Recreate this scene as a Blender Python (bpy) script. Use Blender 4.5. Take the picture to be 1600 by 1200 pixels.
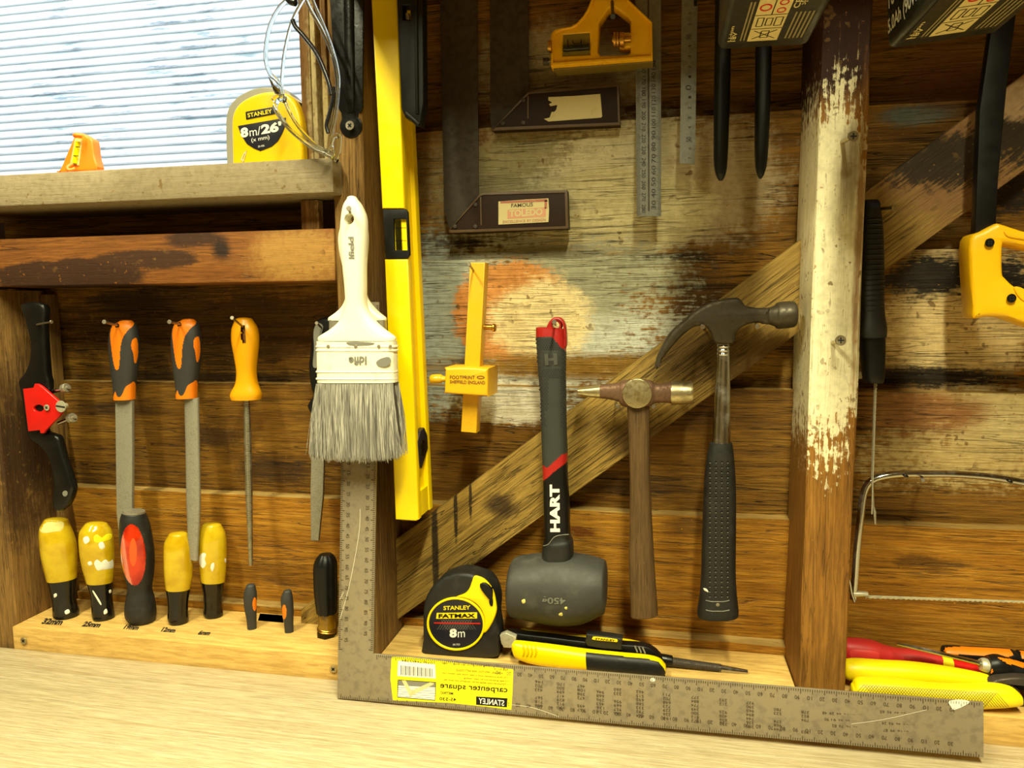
import bpy, bmesh, math, random
from mathutils import Vector, Matrix
random.seed(7)
for o in list(bpy.data.objects): bpy.data.objects.remove(o)
C = bpy.context.scene.collection
SC = bpy.context.scene
# ------------------------------------------------------------------ camera, sky, lamp, exposure
F = 1150.0
CAM = Vector((0, -.785, 1.2935))
yaw, pit, rol = (math.radians(a) for a in (-11.478, 6.016, .535))
fw = Vector((math.sin(yaw)*math.cos(pit), math.cos(yaw)*math.cos(pit), -math.sin(pit)))
r0 = Vector((math.cos(yaw), -math.sin(yaw), 0)); d0 = fw.cross(r0)
rt = math.cos(rol)*r0 + math.sin(rol)*d0
dn = -math.sin(rol)*r0 + math.cos(rol)*d0
cd = bpy.data.cameras.new('camera'); cam = bpy.data.objects.new('camera', cd); C.objects.link(cam)
cd.sensor_width = 36; cd.lens = F*36/1600; cd.clip_start = .01
cam.matrix_world = Matrix.Translation(CAM) @ Matrix((rt, -dn, -fw)).transposed().to_4x4()
SC.camera = cam
SC.view_settings.view_transform = 'Standard'; SC.view_settings.look = 'None'
SC.view_settings.exposure = 0.0; SC.view_settings.gamma = 1.0; SC.view_settings.use_curve_mapping = False
SC.cycles.max_bounces = 10; SC.cycles.transmission_bounces = 8; SC.cycles.transparent_max_bounces = 12
SC.cycles.caustics_reflective = False; SC.cycles.caustics_refractive = False
SC.cycles.sample_clamp_indirect = 4.0
w = bpy.data.worlds.new('sky'); SC.world = w; w.use_nodes = True
nt = w.node_tree; bg = nt.nodes['Background']
tc = nt.nodes.new('ShaderNodeTexCoord'); sx = nt.nodes.new('ShaderNodeSeparateXYZ'); rp = nt.nodes.new('ShaderNodeValToRGB')
mr = nt.nodes.new('ShaderNodeMapRange'); mr.inputs['From Min'].default_value = -1
nt.links.new(tc.outputs['Generated'], sx.inputs[0]); nt.links.new(sx.outputs['Z'], mr.inputs['Value'])
nt.links.new(mr.outputs[0], rp.inputs[0]); nt.links.new(rp.outputs[0], bg.inputs['Color'])
rp.color_ramp.elements[0].position = .44; rp.color_ramp.elements[0].color = (.03, .05, .06, 1)
rp.color_ramp.elements[1].position = .54; rp.color_ramp.elements[1].color = (.88, .96, 1, 1)
bg.inputs['Strength'].default_value = 2.8
def area(name, loc, sx_, sy_, power, col, rot=(0, 0, 0)):
    l = bpy.data.lights.new(name, 'AREA'); l.shape = 'RECTANGLE'; l.size = sx_; l.size_y = sy_; l.energy = power; l.color = col
    o = bpy.data.objects.new(name, l); C.objects.link(o); o.location = loc; o.rotation_euler = rot
    return o
area('tube_light', (.14, -.88, 2.255), .07, 1.0, 54, (1, .96, .60))
area('tube_light', (-.60, -.88, 2.255), .07, 1.0, 30, (1, .96, .60))
# ------------------------------------------------------------------ pixel -> plane helpers
def ray(u, v): return rt*((u-800)/F) + dn*((v-600)/F) + fw
class PL:
    "a real plane in the room: origin, two axes in it, normal towards the viewer"
    def __init__(s, o, ex, ey):
        s.o = Vector(o); s.ex = Vector(ex).normalized(); s.ey = Vector(ey).normalized(); s.n = s.ex.cross(s.ey).normalized()
    def hit(s, u, v):
        d = ray(u, v); return CAM + d*((s.o-CAM).dot(s.n)/d.dot(s.n))
    def uv(s, u, v):
        q = s.hit(u, v)-s.o; return Vector((q.dot(s.ex), q.dot(s.ey)))
    def at(s, x, y, z=0): return s.o + s.ex*x + s.ey*y + s.n*z
def YP(y): return PL((0, y, 1.2935), (1, 0, 0), (0, 0, 1))
def FP(u, v, y):
    "upright plane through that point, turned to face the viewer: silhouettes of round pieces are true on it"
    p = W(u, v, y); n = (CAM-p); n.z = 0; n.normalize(); return PL(p, Vector((0, 0, 1)).cross(n), (0, 0, 1))
def ZP(z): return PL((0, 0, z), (1, 0, 0), (0, 1, 0))
def W(u, v, y): return YP(y).hit(u, v)
def PX(p):
    q = p-CAM; k = q.dot(fw); return 800+F*q.dot(rt)/k, 600+F*q.dot(dn)/k
ZB = .90            # bench top
ZR = 1.2935-.367    # rack and ledge top
WALL, STUD = 0.0, -.085
# ------------------------------------------------------------------ mesh helpers
def thing(name, label, cat, loc, group=None):
    o = bpy.data.objects.new(name, None); C.objects.link(o); o.location = loc; o.empty_display_size = .01
    o['label'] = label; o['category'] = cat
    if group: o['group'] = group
    return o
def tag(o, label, cat, group=None):
    o['label'] = label; o['category'] = cat
    if group: o['group'] = group
    return o
def link(name, me, mat, parent=None, ang=35):
    for p in me.polygons: p.use_smooth = True
    me.set_sharp_from_angle(angle=math.radians(ang))
    me.materials.clear(); me.materials.append(mat)
    o = bpy.data.objects.new(name, me); C.objects.link(o)
    if parent is not None:
        o.parent = parent; o.matrix_parent_inverse = world_of(parent).inverted()
    return o
def world_of(o):
    m = Matrix.Translation(o.location)
    if o.parent is not None: return world_of(o.parent) @ o.matrix_parent_inverse @ m
    return m
def fin(name, bm, mat, parent=None, ang=35):
    bmesh.ops.recalc_face_normals(bm, faces=bm.faces[:])
    me = bpy.data.meshes.new(name); bm.to_mesh(me); bm.free()
    return link(name, me, mat, parent, ang)
def cat(pts, n=5, closed=True):
    "Catmull-Rom through points of any dimension"
    P = [Vector(p) for p in pts]; m = len(P); out = []
    for i in range(m if closed else m-1):
        a, b, c, d = (P[(i-1) % m], P[i], P[(i+1) % m], P[(i+2) % m]) if closed else (P[max(i-1, 0)], P[i], P[i+1], P[min(i+2, m-1)])
        for k in range(n):
            t = k/n
            out.append(.5*((2*b)+(c-a)*t+(2*a-5*b+4*c-d)*t*t+(3*b-a-3*c+d)*t**3))
    if not closed: out.append(P[-1])
    return out
def ell(u, v, ru, rv, n=28, rot=0):
    c, s = math.cos(rot), math.sin(rot)
    return [(u+ru*math.cos(a)*c-rv*math.sin(a)*s, v+ru*math.cos(a)*s+rv*math.sin(a)*c) for a in (2*math.pi*i/n for i in range(n))]
def platebm(pl, loops, th, bev=.0, front=0., px=True):
    cu = bpy.data.curves.new('t', 'CURVE'); cu.dimensions = '2D'; cu.fill_mode = 'BOTH'
    bev = min(bev, th*.49)
    cu.extrude = max(th/2-bev, 1e-5); cu.bevel_depth = bev; cu.bevel_resolution = 2; cu.offset = -bev
    for L in loops:
        sp = cu.splines.new('POLY'); sp.points.add(len(L)-1); sp.use_cyclic_u = True
        for k, q in enumerate(L):
            a = pl.uv(*q) if px else q
            sp.points[k].co = (a[0], a[1], 0, 1)
    ob = bpy.data.objects.new('t', cu); me = bpy.data.meshes.new_from_object(ob)
    bpy.data.objects.remove(ob); bpy.data.curves.remove(cu)
    bm = bmesh.new(); bm.from_mesh(me); bpy.data.meshes.remove(me)
    for vv in bm.verts: vv.co = pl.at(vv.co.x, vv.co.y, vv.co.z-th/2+front)
    bmesh.ops.remove_doubles(bm, verts=bm.verts[:], dist=2e-6)
    return bm
def plate(name, pl, loops, th, mat, parent=None, bev=.0006, front=0., px=True):
    "flat piece with outline (and holes) on a plane; its front face lies `front` above the plane"
    if not isinstance(loops[0][0], (tuple, list, Vector)): loops = [loops]
    return fin(name, platebm(pl, loops, th, bev, front, px), mat, parent, 30)
def boxbm(a, b, bev=.0015, seg=2, bm=None):
    bm2 = bmesh.new()
    x0, y0, z0 = a; x1, y1, z1 = b
    bmesh.ops.create_cube(bm2, size=1)
    for v in bm2.verts: v.co = Vector(((x0+x1)/2+v.co.x*(x1-x0), (y0+y1)/2+v.co.y*(y1-y0), (z0+z1)/2+v.co.z*(z1-z0)))
    if bev: bmesh.ops.bevel(bm2, geom=bm2.edges[:], offset=bev, segments=seg, affect='EDGES', profile=.5)
    if bm is None: return bm2
    me = bpy.data.meshes.new('t'); bm2.to_mesh(me); bm2.free(); bm.from_mesh(me); bpy.data.meshes.remove(me)
    return bm
def box(name, a, b, mat, parent=None, bev=.0015):
    return fin(name, boxbm(a, b, bev), mat, parent)
def ringsbm(rings, n=28, e=2.0, cap=True, bm=None):
    "rings: (centre, half-width vector, half-depth vector[, exponent])"
    bm = bm or bmesh.new(); prev = None
    for R in rings:
        c, a, b = R[:3]; ee = R[3] if len(R) > 3 else e
        cur = []
        for i in range(n):
            t = 2*math.pi*i/n; x, y = math.cos(t), math.sin(t)
            sxx = math.copysign(abs(x)**(2/ee), x); syy = math.copysign(abs(y)**(2/ee), y)
            cur.append(bm.verts.new(c+a*sxx+b*syy))
        if prev:
            for i in range(n): bm.faces.new((prev[i], prev[(i+1) % n], cur[(i+1) % n], cur[i]))
        elif cap: bm.faces.new(cur)
        prev = cur
    if cap: bm.faces.new(prev[::-1])
    return bm
def loftbm(pl, rows, n=28, e=2.0, dr=1.0, sub=4, dome=(0, 0), smooth=True):
    "rows: (uA,vA,uB,vB[,half depth in m]) - the two silhouette edges in the photo, on a real plane"
    R = []
    for q in rows:
        A, B = pl.hit(q[0], q[1]), pl.hit(q[2], q[3])
        d = q[4] if len(q) > 4 else (B-A).length/2*dr
        R.append((*A, *B, d))
    if smooth and sub > 1: R = [list(x) for x in cat7(R, sub)]
    rings = []
    for x in R:
        A, B = Vector(x[0:3]), Vector(x[3:6]); rings.append(((A+B)/2, (B-A)/2, pl.n*x[6]))
    for side, dm in ((0, dome[0]), (1, dome[1])):
        if dm:
            i, j = (0, 1) if side == 0 else (-1, -2)
            c, a, b = rings[i]; ax = (c-rings[j][0]).normalized(); ex = []
            for k in (1, 2, 3, 4, 5):
                t = k/5*math.pi/2*.97; ex.append((c+ax*dm*math.sin(t), a*math.cos(t), b*math.cos(t)))
            rings = ex[::-1]+rings if side == 0 else rings+ex
    return ringsbm(rings, n, e)
def cat7(R, n):
    m = len(R); out = []
    for i in range(m-1):
        a, b, c, d = R[max(i-1, 0)], R[i], R[i+1], R[min(i+2, m-1)]
        for k in range(n):
            t = k/n
            out.append([.5*((2*q)+(r-p)*t+(2*p-5*q+4*r-s)*t*t+(3*q-p-3*r+s)*t**3) for p, q, r, s in zip(a, b, c, d)])
    out.append(list(R[-1])); return out
def loft(name, pl, rows, mat, parent=None, **k): return fin(name, loftbm(pl, rows, **k), mat, parent, 40)
def inpoly(x, y, P):
    r = False; j = len(P)-1
    for i in range(len(P)):
        a, b = P[i], P[j]
        if (a[1] > y) != (b[1] > y) and x < (b[0]-a[0])*(y-a[1])/(b[1]-a[1])+a[0]: r = not r
        j = i
    return r
def carve(bm, test):
    "moves the faces whose centre passes test(centre, normal) into a bmesh of their own"
    bm.normal_update(); sel = [f for f in bm.faces if test(f.calc_center_median(), f.normal)]
    nb = bmesh.new(); mp = {}
    for f in sel:
        for v in f.verts:
            if v not in mp: mp[v] = nb.verts.new(v.co)
        nb.faces.new([mp[v] for v in f.verts])
    bmesh.ops.delete(bm, geom=sel, context='FACES')
    return nb
def carve_px(bm, poly, front=True):
    bmesh.ops.recalc_face_normals(bm, faces=bm.faces[:])
    return carve(bm, lambda c, n: (not front or n.dot(CAM-c) > 0) and inpoly(*PX(c), poly))
def cylbm(p, q, r0, r1=None, n=16, bm=None):
    p, q = Vector(p), Vector(q); r1 = r0 if r1 is None else r1; d = (q-p).normalized()
    a = d.orthogonal().normalized(); b = d.cross(a)
    return ringsbm([(p, a*r0, b*r0), (q, a*r1, b*r1)], n, bm=bm)
def cyl(name, p, q, r0, mat, parent=None, r1=None, n=16): return fin(name, cylbm(p, q, r0, r1, n), mat, parent, 40)
def tubebm(pts, r, n=10, smooth=6, bm=None, flat=None):
    P = cat(pts, smooth, False) if smooth else [Vector(p) for p in pts]
    rings = []
    rr = (lambda t: r) if not callable(r) else r
    up = None
    for i, p in enumerate(P):
        d = (P[min(i+1, len(P)-1)]-P[max(i-1, 0)]).normalized()
        a = (d.orthogonal() if up is None else (up-d*up.dot(d))).normalized(); up = a; b = d.cross(a)
        k = rr(i/(len(P)-1)); rings.append((p, a*k, b*k*(flat or 1)))
    return ringsbm(rings, n, bm=bm)
def tube(name, pts, r, mat, parent=None, **k): return fin(name, tubebm(pts, r, **k), mat, parent, 60)
TXT = {}
def txtmesh(body, bold):
    k = (body, bold)
    if k not in TXT:
        cu = bpy.data.curves.new('t', 'FONT'); cu.body = body; cu.offset = bold; cu.resolution_u = 3
        ob = bpy.data.objects.new('t', cu); me = bpy.data.meshes.new_from_object(ob)
        bpy.data.objects.remove(ob); bpy.data.curves.remove(cu)
        TXT[k] = ([v.co.copy() for v in me.vertices], [tuple(p.vertices) for p in me.polygons]); bpy.data.meshes.remove(me)
    return TXT[k]
def textbm(body, BL, BR, TL, pl, lift=.0003, bold=0., bm=None, px=True):
    bm = bm or bmesh.new(); V, Fc = txtmesh(body, bold)
    xs = [v.x for v in V]; ys = [v.y for v in V]; x0, x1, y0, y1 = min(xs), max(xs), min(ys), max(ys)
    a, b, c = (pl.uv(*BL), pl.uv(*BR), pl.uv(*TL)) if px else (Vector(BL), Vector(BR), Vector(TL))
    vs = []
    for v in V:
        q = a+(b-a)*((v.x-x0)/(x1-x0))+(c-a)*((v.y-y0)/max(y1-y0, 1e-6)); vs.append(bm.verts.new(pl.at(q.x, q.y, lift)))
    for f in Fc:
        try: bm.faces.new([vs[i] for i in f])
        except ValueError: pass
    return bm
def text(body, BL, BR, TL, pl, mat, parent, name='lettering', **k):
    bm = textbm(body, BL, BR, TL, pl, **k); me = bpy.data.meshes.new(name); bm.to_mesh(me); bm.free()
    return link(name, me, mat, parent)
def quad_strip(bm, pl, a, b, wd, lift=.0003):
    "thin flat line on a plane between two local 2D points"
    a, b = Vector(a), Vector(b); d = (b-a).normalized(); nn = Vector((-d.y, d.x))*wd/2
    bm.faces.new([bm.verts.new(pl.at(q.x, q.y, lift)) for q in (a-nn, b-nn, b+nn, a+nn)])
from mathutils.bvhtree import BVHTree
def surf(o):
    "a probe that finds the front surface of a finished piece along a sight line"
    dg = bpy.context.evaluated_depsgraph_get(); me = o.data
    t = BVHTree.FromPolygons([v.co[:] for v in me.vertices], [tuple(p.vertices) for p in me.polygons])
    def f(u, v, lift=.0003):
        d = ray(u, v).normalized(); h = t.ray_cast(CAM, d)
        return None if h[0] is None else h[0]+h[1]*(lift if h[1].dot(d) < 0 else -lift)
    return f
def decal(name, o, pts, mat, parent=None, lift=.0003, th=0):
    "patch lying on the curved surface of a piece"
    f = surf(o); P2 = [Vector(p) for p in pts]; c = sum(P2, Vector((0, 0)))/len(P2); bm = bmesh.new(); last = None; rr = []
    for k in (1., .66, .33):
        ring = []
        for p in P2:
            q = c+(p-c)*k; h = f(q.x, q.y, lift if k < 1 else lift*.3)
            ring.append(bm.verts.new(h) if h is not None else None)
        rr.append(ring)
    h = f(c.x, c.y, lift); cv = bm.verts.new(h) if h is not None else None; n = len(P2)
    def face(*vs):
        if all(v is not None for v in vs): bm.faces.new(vs)
    for a, b in zip(rr, rr[1:]):
        for i in range(n): face(a[i], a[(i+1) % n], b[(i+1) % n], b[i])
    for i in range(n): face(rr[-1][i], rr[-1][(i+1) % n], cv)
    return fin(name, bm, mat, parent if parent is not None else o, 60)
def decal_text(body, BL, BR, TL, o, mat, parent=None, name='lettering', bold=0., lift=.0003):
    f = surf(o); V, Fc = txtmesh(body, bold); xs = [v.x for v in V]; ys = [v.y for v in V]; x0, x1, y0, y1 = min(xs), max(xs), min(ys), max(ys)
    BL, BR, TL = Vector(BL), Vector(BR), Vector(TL); bm = bmesh.new(); vs = []
    for v in V:
        q = BL+(BR-BL)*((v.x-x0)/(x1-x0))+(TL-BL)*((v.y-y0)/(y1-y0)); h = f(q.x, q.y, lift); vs.append(bm.verts.new(h) if h is not None else None)
    for t in Fc:
        if all(vs[i] is not None for i in t):
            try: bm.faces.new([vs[i] for i in t])
            except ValueError: pass
    me = bpy.data.meshes.new(name); bm.to_mesh(me); bm.free()
    return link(name, me, mat, parent if parent is not None else o)
# ------------------------------------------------------------------ materials
def srgb(r, g=None, b=None):
    if g is None: r, g, b = r
    f = lambda c: (c/255/12.92 if c <= 10 else ((c/255+.055)/1.055)**2.4)
    return (f(r), f(g), f(b), 1)
class NT:
    def __init__(s, name):
        s.m = bpy.data.materials.new(name); s.m.use_nodes = True; s.t = s.m.node_tree; s.b = s.t.nodes['Principled BSDF']
        s.tc = s.t.nodes.new('ShaderNodeTexCoord').outputs['Object']
    def N(s, typ, outs=0, props=None, **ins):
        n = s.t.nodes.new(typ)
        for k, v in (props or {}).items(): setattr(n, k, v)
        for k, v in ins.items():
            i = n.inputs[int(k[1:])] if k[0] == 'i' and k[1:].isdigit() else n.inputs[k.replace('_', ' ')]
            s.set(i, v)
        return n.outputs[outs]
    def set(s, i, v):
        if isinstance(v, bpy.types.NodeSocket): s.t.links.new(v, i)
        elif v is not None: i.default_value = v
    def mul(s, vec, k): return s.N('ShaderNodeVectorMath', props={'operation': 'MULTIPLY'}, i0=vec, i1=k)
    def add(s, vec, k): return s.N('ShaderNodeVectorMath', props={'operation': 'ADD'}, i0=vec, i1=k)
    def M(s, op, a, b=0., c=None):
        return s.N('ShaderNodeMath', props={'operation': op}, i0=a, i1=b)
    def noise(s, vec, sc=1., det=4., rough=.55, dist=0.): return s.N('ShaderNodeTexNoise', Vector=vec, Scale=sc, Detail=det, Roughness=rough, Distortion=dist)
    def step(s, v, a, b, lo=0., hi=1.):
        return s.N('ShaderNodeMapRange', props={'interpolation_type': 'SMOOTHSTEP'}, i0=v, i1=a, i2=b, i3=lo, i4=hi)
    def mix(s, f, a, b, mode='MIX'):
        n = s.t.nodes.new('ShaderNodeMix'); n.data_type = 'RGBA'; n.blend_type = mode
        s.set(n.inputs[0], f); s.set(n.inputs[6], a); s.set(n.inputs[7], b); return n.outputs[2]
    def ramp(s, f, stops):
        n = s.t.nodes.new('ShaderNodeValToRGB'); el = n.color_ramp.elements
        while len(el) < len(stops): el.new(.5)
        for e, (p, c) in zip(el, stops): e.position = p; e.color = c
        s.set(n.inputs[0], f); return n.outputs[0]
    def bump(s, h, st=.3, dist=.001, prev=None):
        return s.N('ShaderNodeBump', Strength=st, Distance=dist, Height=h, Normal=prev)
    def out(s, **k):
        for a, v in k.items(): s.set(s.b.inputs[a.replace('_', ' ')], v)
        return s.m
def blob(u, v, ru, rv, col, edge=.25, nz=.8, br=.5, y=WALL, op=1., pw=2.):
    p = W(u, v, y); q = W(u+ru, v, y); s_ = W(u, v+rv, y)
    return (p.x, p.z, abs(q.x-p.x), abs(s_.z-p.z), srgb(*col), edge, nz, br, op)
def wood(name, dark, mid, light, axis='X', bump=.6, rough=.7, paints=(), stains=(), fine=1., contrast=1., blot=.5, along=None, cr=.6, spec=.3):
    g = NT(name); dark, mid, light = srgb(*dark), srgb(*mid), srgb(*light)
    vec = g.tc
    if along: vec = g.N('ShaderNodeVectorRotate', props={'rotation_type': 'Y_AXIS'}, Vector=vec, Angle=along)
    rnd = g.N('ShaderNodeObjectInfo', 'Random')
    vv = g.add(vec, g.N('ShaderNodeCombineXYZ', X=g.M('MULTIPLY', rnd, 3.), Y=g.M('MULTIPLY', rnd, 5.), Z=g.M('MULTIPLY', rnd, 7.)))
    def sc(al, ac): return {'X': (al, ac, ac), 'Z': (ac, ac, al), 'Y': (ac, al, ac)}[axis]
    n1 = g.noise(g.mul(vv, sc(3.2, 95*fine)), 1, 8, .68, .7)
    n2 = g.noise(g.mul(vv, sc(30, 430*fine)), 1, 6, .68, .3)
    n3 = g.noise(g.mul(vv, sc(7, 17)), 1, 5, .6, .4)
    n4 = g.noise(g.mul(vv, sc(5, 130*fine)), 1, 3, .5, 1.2)
    n5 = g.noise(g.mul(vv, (150, 150, 150)), 1, 3, .6)
    col = g.ramp(n1, [(.5-.30*contrast, dark), (.5, mid), (.5+.30*contrast, light)]) if contrast >= 1 else g.mix(1-contrast, g.ramp(n1, [(.2, dark), (.5, mid), (.8, light)]), mid)
    col = g.mix(g.step(n2, .3, .7, .6, 0.), col, g.mix(.5, dark, (0, 0, 0, 1)))
    col = g.mix(g.M('MULTIPLY', g.step(n3, .5, .75), blot), col, dark)
    crk = g.M('MULTIPLY', g.step(g.M('ABSOLUTE', g.M('SUBTRACT', n4, .5)), 0., .018, 1., 0.), g.step(n3, .38, .55))
    col = g.mix(g.M('MULTIPLY', crk, cr), col, (.008, .005, .003, 1))
    xyz = g.N('ShaderNodeSeparateXYZ', i0=g.tc); sep = xyz.node
    big = g.noise(g.mul(g.tc, (11, 11, 14)), 1, 5, .65, .5)
    flat = g.N('ShaderNodeCombineXYZ', X=sep.outputs[0], Y=sep.outputs[2])
    dots = g.M('MULTIPLY', g.step(g.noise(g.add(g.mul(g.tc, (125, 125, 125)), (3, 5, 9)), 1, 1.5, .5), .645, .685, 0, .8), g.step(big, .45, .6))
    wearm = g.step(g.M('ADD', n2, g.M('MULTIPLY', g.M('SUBTRACT', n5, .5), .7)), .24, .38, .45, 1.)
    for (cx, cz, rx, rz, pc, edge, nz, br, op) in list(stains)+list(paints):
        d = g.N('ShaderNodeVectorMath', 'Value', props={'operation': 'LENGTH'}, i0=g.mul(g.add(flat, (-cx, -cz, 0)), (1/rx, 1/rz, 0)))
        d = g.M('ADD', d, g.M('MULTIPLY', g.M('SUBTRACT', big, .5), nz*1.6))
        d = g.M('ADD', d, g.M('MULTIPLY', g.M('SUBTRACT', n2, .5), br*2))
        d = g.M('ADD', d, g.M('MULTIPLY', g.M('SUBTRACT', n5, .5), br*1.2))
        mk = g.M('MULTIPLY', g.M('MULTIPLY', g.step(d, 1-edge, 1+edge, 1., 0.), op), wearm)
        pcol = g.mix(g.step(n5, .35, .75, 0, .38), pc, (pc[0]*.45, pc[1]*.4, pc[2]*.35, 1))
        pcol = g.mix(dots, pcol, (.16, .085, .02, 1)); col = g.mix(mk, col, pcol)
    sp = g.noise(g.add(g.mul(g.tc, (230, 230, 230)), (7, 3, 1)), 1, 2, .5)
    col = g.mix(g.step(sp, .70, .74, 0, .7), col, mid)
    col = g.mix(g.step(rnd, 0, 1, 0, .25), col, dark)
    h = g.M('ADD', g.M('MULTIPLY', n2, .6), g.M('MULTIPLY', n1, .8)); h = g.M('SUBTRACT', h, g.M('MULTIPLY', crk, .6)); h = g.M('ADD', h, g.M('MULTIPLY', n5, .3))
    return g.out(Base_Color=col, Roughness=rough, Normal=g.bump(h, bump, .0016), Specular_IOR_Level=spec)
def plastic(name, col, rough=.4, wear=.25, wcol=None, wsc=60, bump=.05, spec=.5, hexes=0):
    g = NT(name); c = srgb(*col); n = g.noise(g.tc, wsc, 6, .65); n2 = g.noise(g.tc, wsc*6, 3)
    wc = srgb(*wcol) if wcol else (c[0]*.5, c[1]*.48, c[2]*.45, 1)
    k = g.mix(g.step(n, .5, .78, 0, wear), c, wc)
    return g.out(Base_Color=k, Roughness=g.step(n, .3, .7, rough*.85, min(1, rough*1.2)), Specular_IOR_Level=spec, Normal=g.bump(n2, bump, .0004))
def metal(name, col, rough=.3, rust=.2, rcol=(95, 60, 25), sc=50, stretch=(1, 1, 1), bump=.08, met=1., dark=.25):
    g = NT(name); v = g.mul(g.tc, stretch); n = g.noise(v, sc, 7, .65); n2 = g.noise(v, sc*5, 4)
    k = g.mix(g.step(n, .48, .72, 0, rust), srgb(*col), srgb(*rcol))
    k = g.mix(g.step(n2, .45, .7, 0, dark), k, (.02, .018, .015, 1))
    return g.out(Base_Color=k, Metallic=g.step(n, .45, .75, met, met*.6), Roughness=g.step(n2, .3, .7, rough*.8, min(1., rough*1.35)), Normal=g.bump(n2, bump, .0004))
def clear(name, col, rough=.05, ior=1.45, trans=1.):
    g = NT(name)
    return g.out(Base_Color=srgb(*col), Roughness=rough, IOR=ior, Transmission_Weight=trans)
def tinted(name, col, deep, rough=.12):
    "dyed acetate: part see-through, part cloudy"
    g = NT(name); n = g.noise(g.tc, 55, 4)
    k = g.mix(g.step(n, .35, .7), srgb(*col), srgb(*deep))
    return g.out(Base_Color=k, Roughness=rough, IOR=1.46, Transmission_Weight=.35, Subsurface_Weight=.0, Coat_Weight=.3)
# ------------------------------------------------------------------ materials used by the room
CREAM = (226, 214, 172); WHITE = (226, 220, 186); GREYW = (218, 220, 204); ORNG = (222, 152, 80); BLK = (24, 20, 16); DKB = (44, 24, 10)
wall_paint = [
    blob(870, 110, 130, 70, (186, 172, 140), .3, .8, .5), blob(840, 290, 190, 95, (170, 160, 118), .35, .9, .5), blob(1000, 290, 170, 100, CREAM, .2, .8, .5),
    blob(1130, 280, 90, 90, (188, 168, 130), .35, .9, .8), blob(960, 330, 150, 70, (226, 212, 160), .12, .35, .2),
    blob(820, 500, 225, 115, GREYW, .22, .9, .9), blob(900, 440, 170, 60, (170, 168, 140), .3, .9, .9), blob(690, 500, 60, 120, (172, 182, 172), .3, .6, .6), blob(800, 490, 98, 82, ORNG, .06, .35, .25), blob(845, 500, 78, 66, (252, 230, 172), .18, .5, .3),
    blob(800, 632, 78, 30, (246, 240, 220), .12, .5, .35), blob(1010, 575, 420, 20, (150, 112, 40), .4, .8, .8),
    blob(1510, 500, 150, 110, (228, 202, 146), .2, .7, .5), blob(1560, 660, 130, 60, (230, 208, 150), .3, .9, 1.0), blob(1450, 650, 90, 36, (160, 110, 62), .4, .9, .5),
    blob(1500, 720, 150, 40, (206, 180, 120), .5, .9, 1.6), blob(1430, 180, 55, 16, (110, 120, 110), .4, .7, .3), blob(1470, 120, 60, 50, (130, 84, 48), .5, .9, .4), blob(1470, 365, 55, 35, (200, 176, 130), .2, .7, .4),
]
wall_stain_shade = [
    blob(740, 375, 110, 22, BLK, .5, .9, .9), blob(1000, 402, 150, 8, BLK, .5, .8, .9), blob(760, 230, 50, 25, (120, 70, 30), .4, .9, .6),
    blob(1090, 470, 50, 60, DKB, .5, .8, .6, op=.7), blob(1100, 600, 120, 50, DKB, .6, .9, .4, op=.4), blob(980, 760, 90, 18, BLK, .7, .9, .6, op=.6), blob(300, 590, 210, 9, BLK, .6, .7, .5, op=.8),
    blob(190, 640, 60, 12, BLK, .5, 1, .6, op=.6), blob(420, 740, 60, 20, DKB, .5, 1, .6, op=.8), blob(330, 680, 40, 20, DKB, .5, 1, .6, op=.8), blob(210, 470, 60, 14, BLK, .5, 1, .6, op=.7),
    blob(290, 515, 270, 66, (58, 38, 14), .25, .7, .5, op=.7), blob(130, 790, 20, 60, BLK, .5, .9, .4, op=.6), blob(900, 830, 30, 8, (96, 30, 8), .3, .6, .6, op=.7),  # first blob: brown stain with the cross beam's shade painted in
]
rblack = [blob(1460, 435, 75, 32, BLK, .35, .9, 1.2), blob(1410, 440, 60, 22, (40, 34, 26), .5, .9, 1.2), blob(1560, 440, 60, 36, BLK, .3, .9, 1.4), blob(1450, 590, 160, 16, (40, 30, 18), .4, .7, 1.2), blob(1590, 300, 40, 30, BLK, .3, .9, .9)]
M_BOARD = wood('weathered board', (66, 40, 6), (154, 107, 28), (206, 158, 58), 'X', 1.4, .62, contrast=.85, cr=.85, paints=wall_paint+rblack, stains=wall_stain_shade)
M_LOW = wood('warm brown board', (112, 66, 10), (188, 130, 36), (220, 168, 68), 'X', 1.1, .55, stains=[blob(900, 830, 30, 8, (96, 30, 8), .3, .6, .6, op=.7), blob(1080, 820, 40, 12, BLK, .6, 1, .6, op=.5), blob(420, 900, 60, 20, DKB, .6, 1, .6, op=.4), blob(1450, 880, 60, 10, DKB, .5, 1, .8, op=.6)], contrast=.85, blot=.3)
M_EDGE = wood('sawn board edge', (120, 88, 40), (176, 142, 76), (206, 176, 110), 'X', .5, .8, blot=.3)
M_STUDL = wood('left stud wood', (90, 62, 26), (154, 116, 60), (184, 146, 88), 'Z', .8, .75, contrast=.5, stains=[blob(70, 700, 14, 120, (50, 28, 8), .5, .8, .5, y=-.03)])
M_POST = wood('centre post wood', (84, 58, 22), (144, 108, 54), (176, 142, 84), 'Z', 1., .72, contrast=.6)
M_STUDR = wood('painted stud wood', (96, 60, 18), (150, 102, 38), (178, 130, 60), 'Z', .55, .6, contrast=.55, blot=.3, cr=.4,
    paints=[blob(1300, 430, 66, 285, (234, 226, 190), .05, .35, .6, y=STUD), blob(1330, 260, 16, 60, (110, 86, 50), .5, .8, .8, y=STUD, op=.7), blob(1268, 330, 5, 200, (150, 100, 34), .6, .8, .9, y=STUD, op=.8), blob(1342, 380, 6, 220, (140, 92, 34), .6, .8, 1., y=STUD, op=.8)],
    stains=[blob(1290, 20, 120, 150, (50, 22, 8), .25, .3, .2, y=STUD)])
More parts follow.
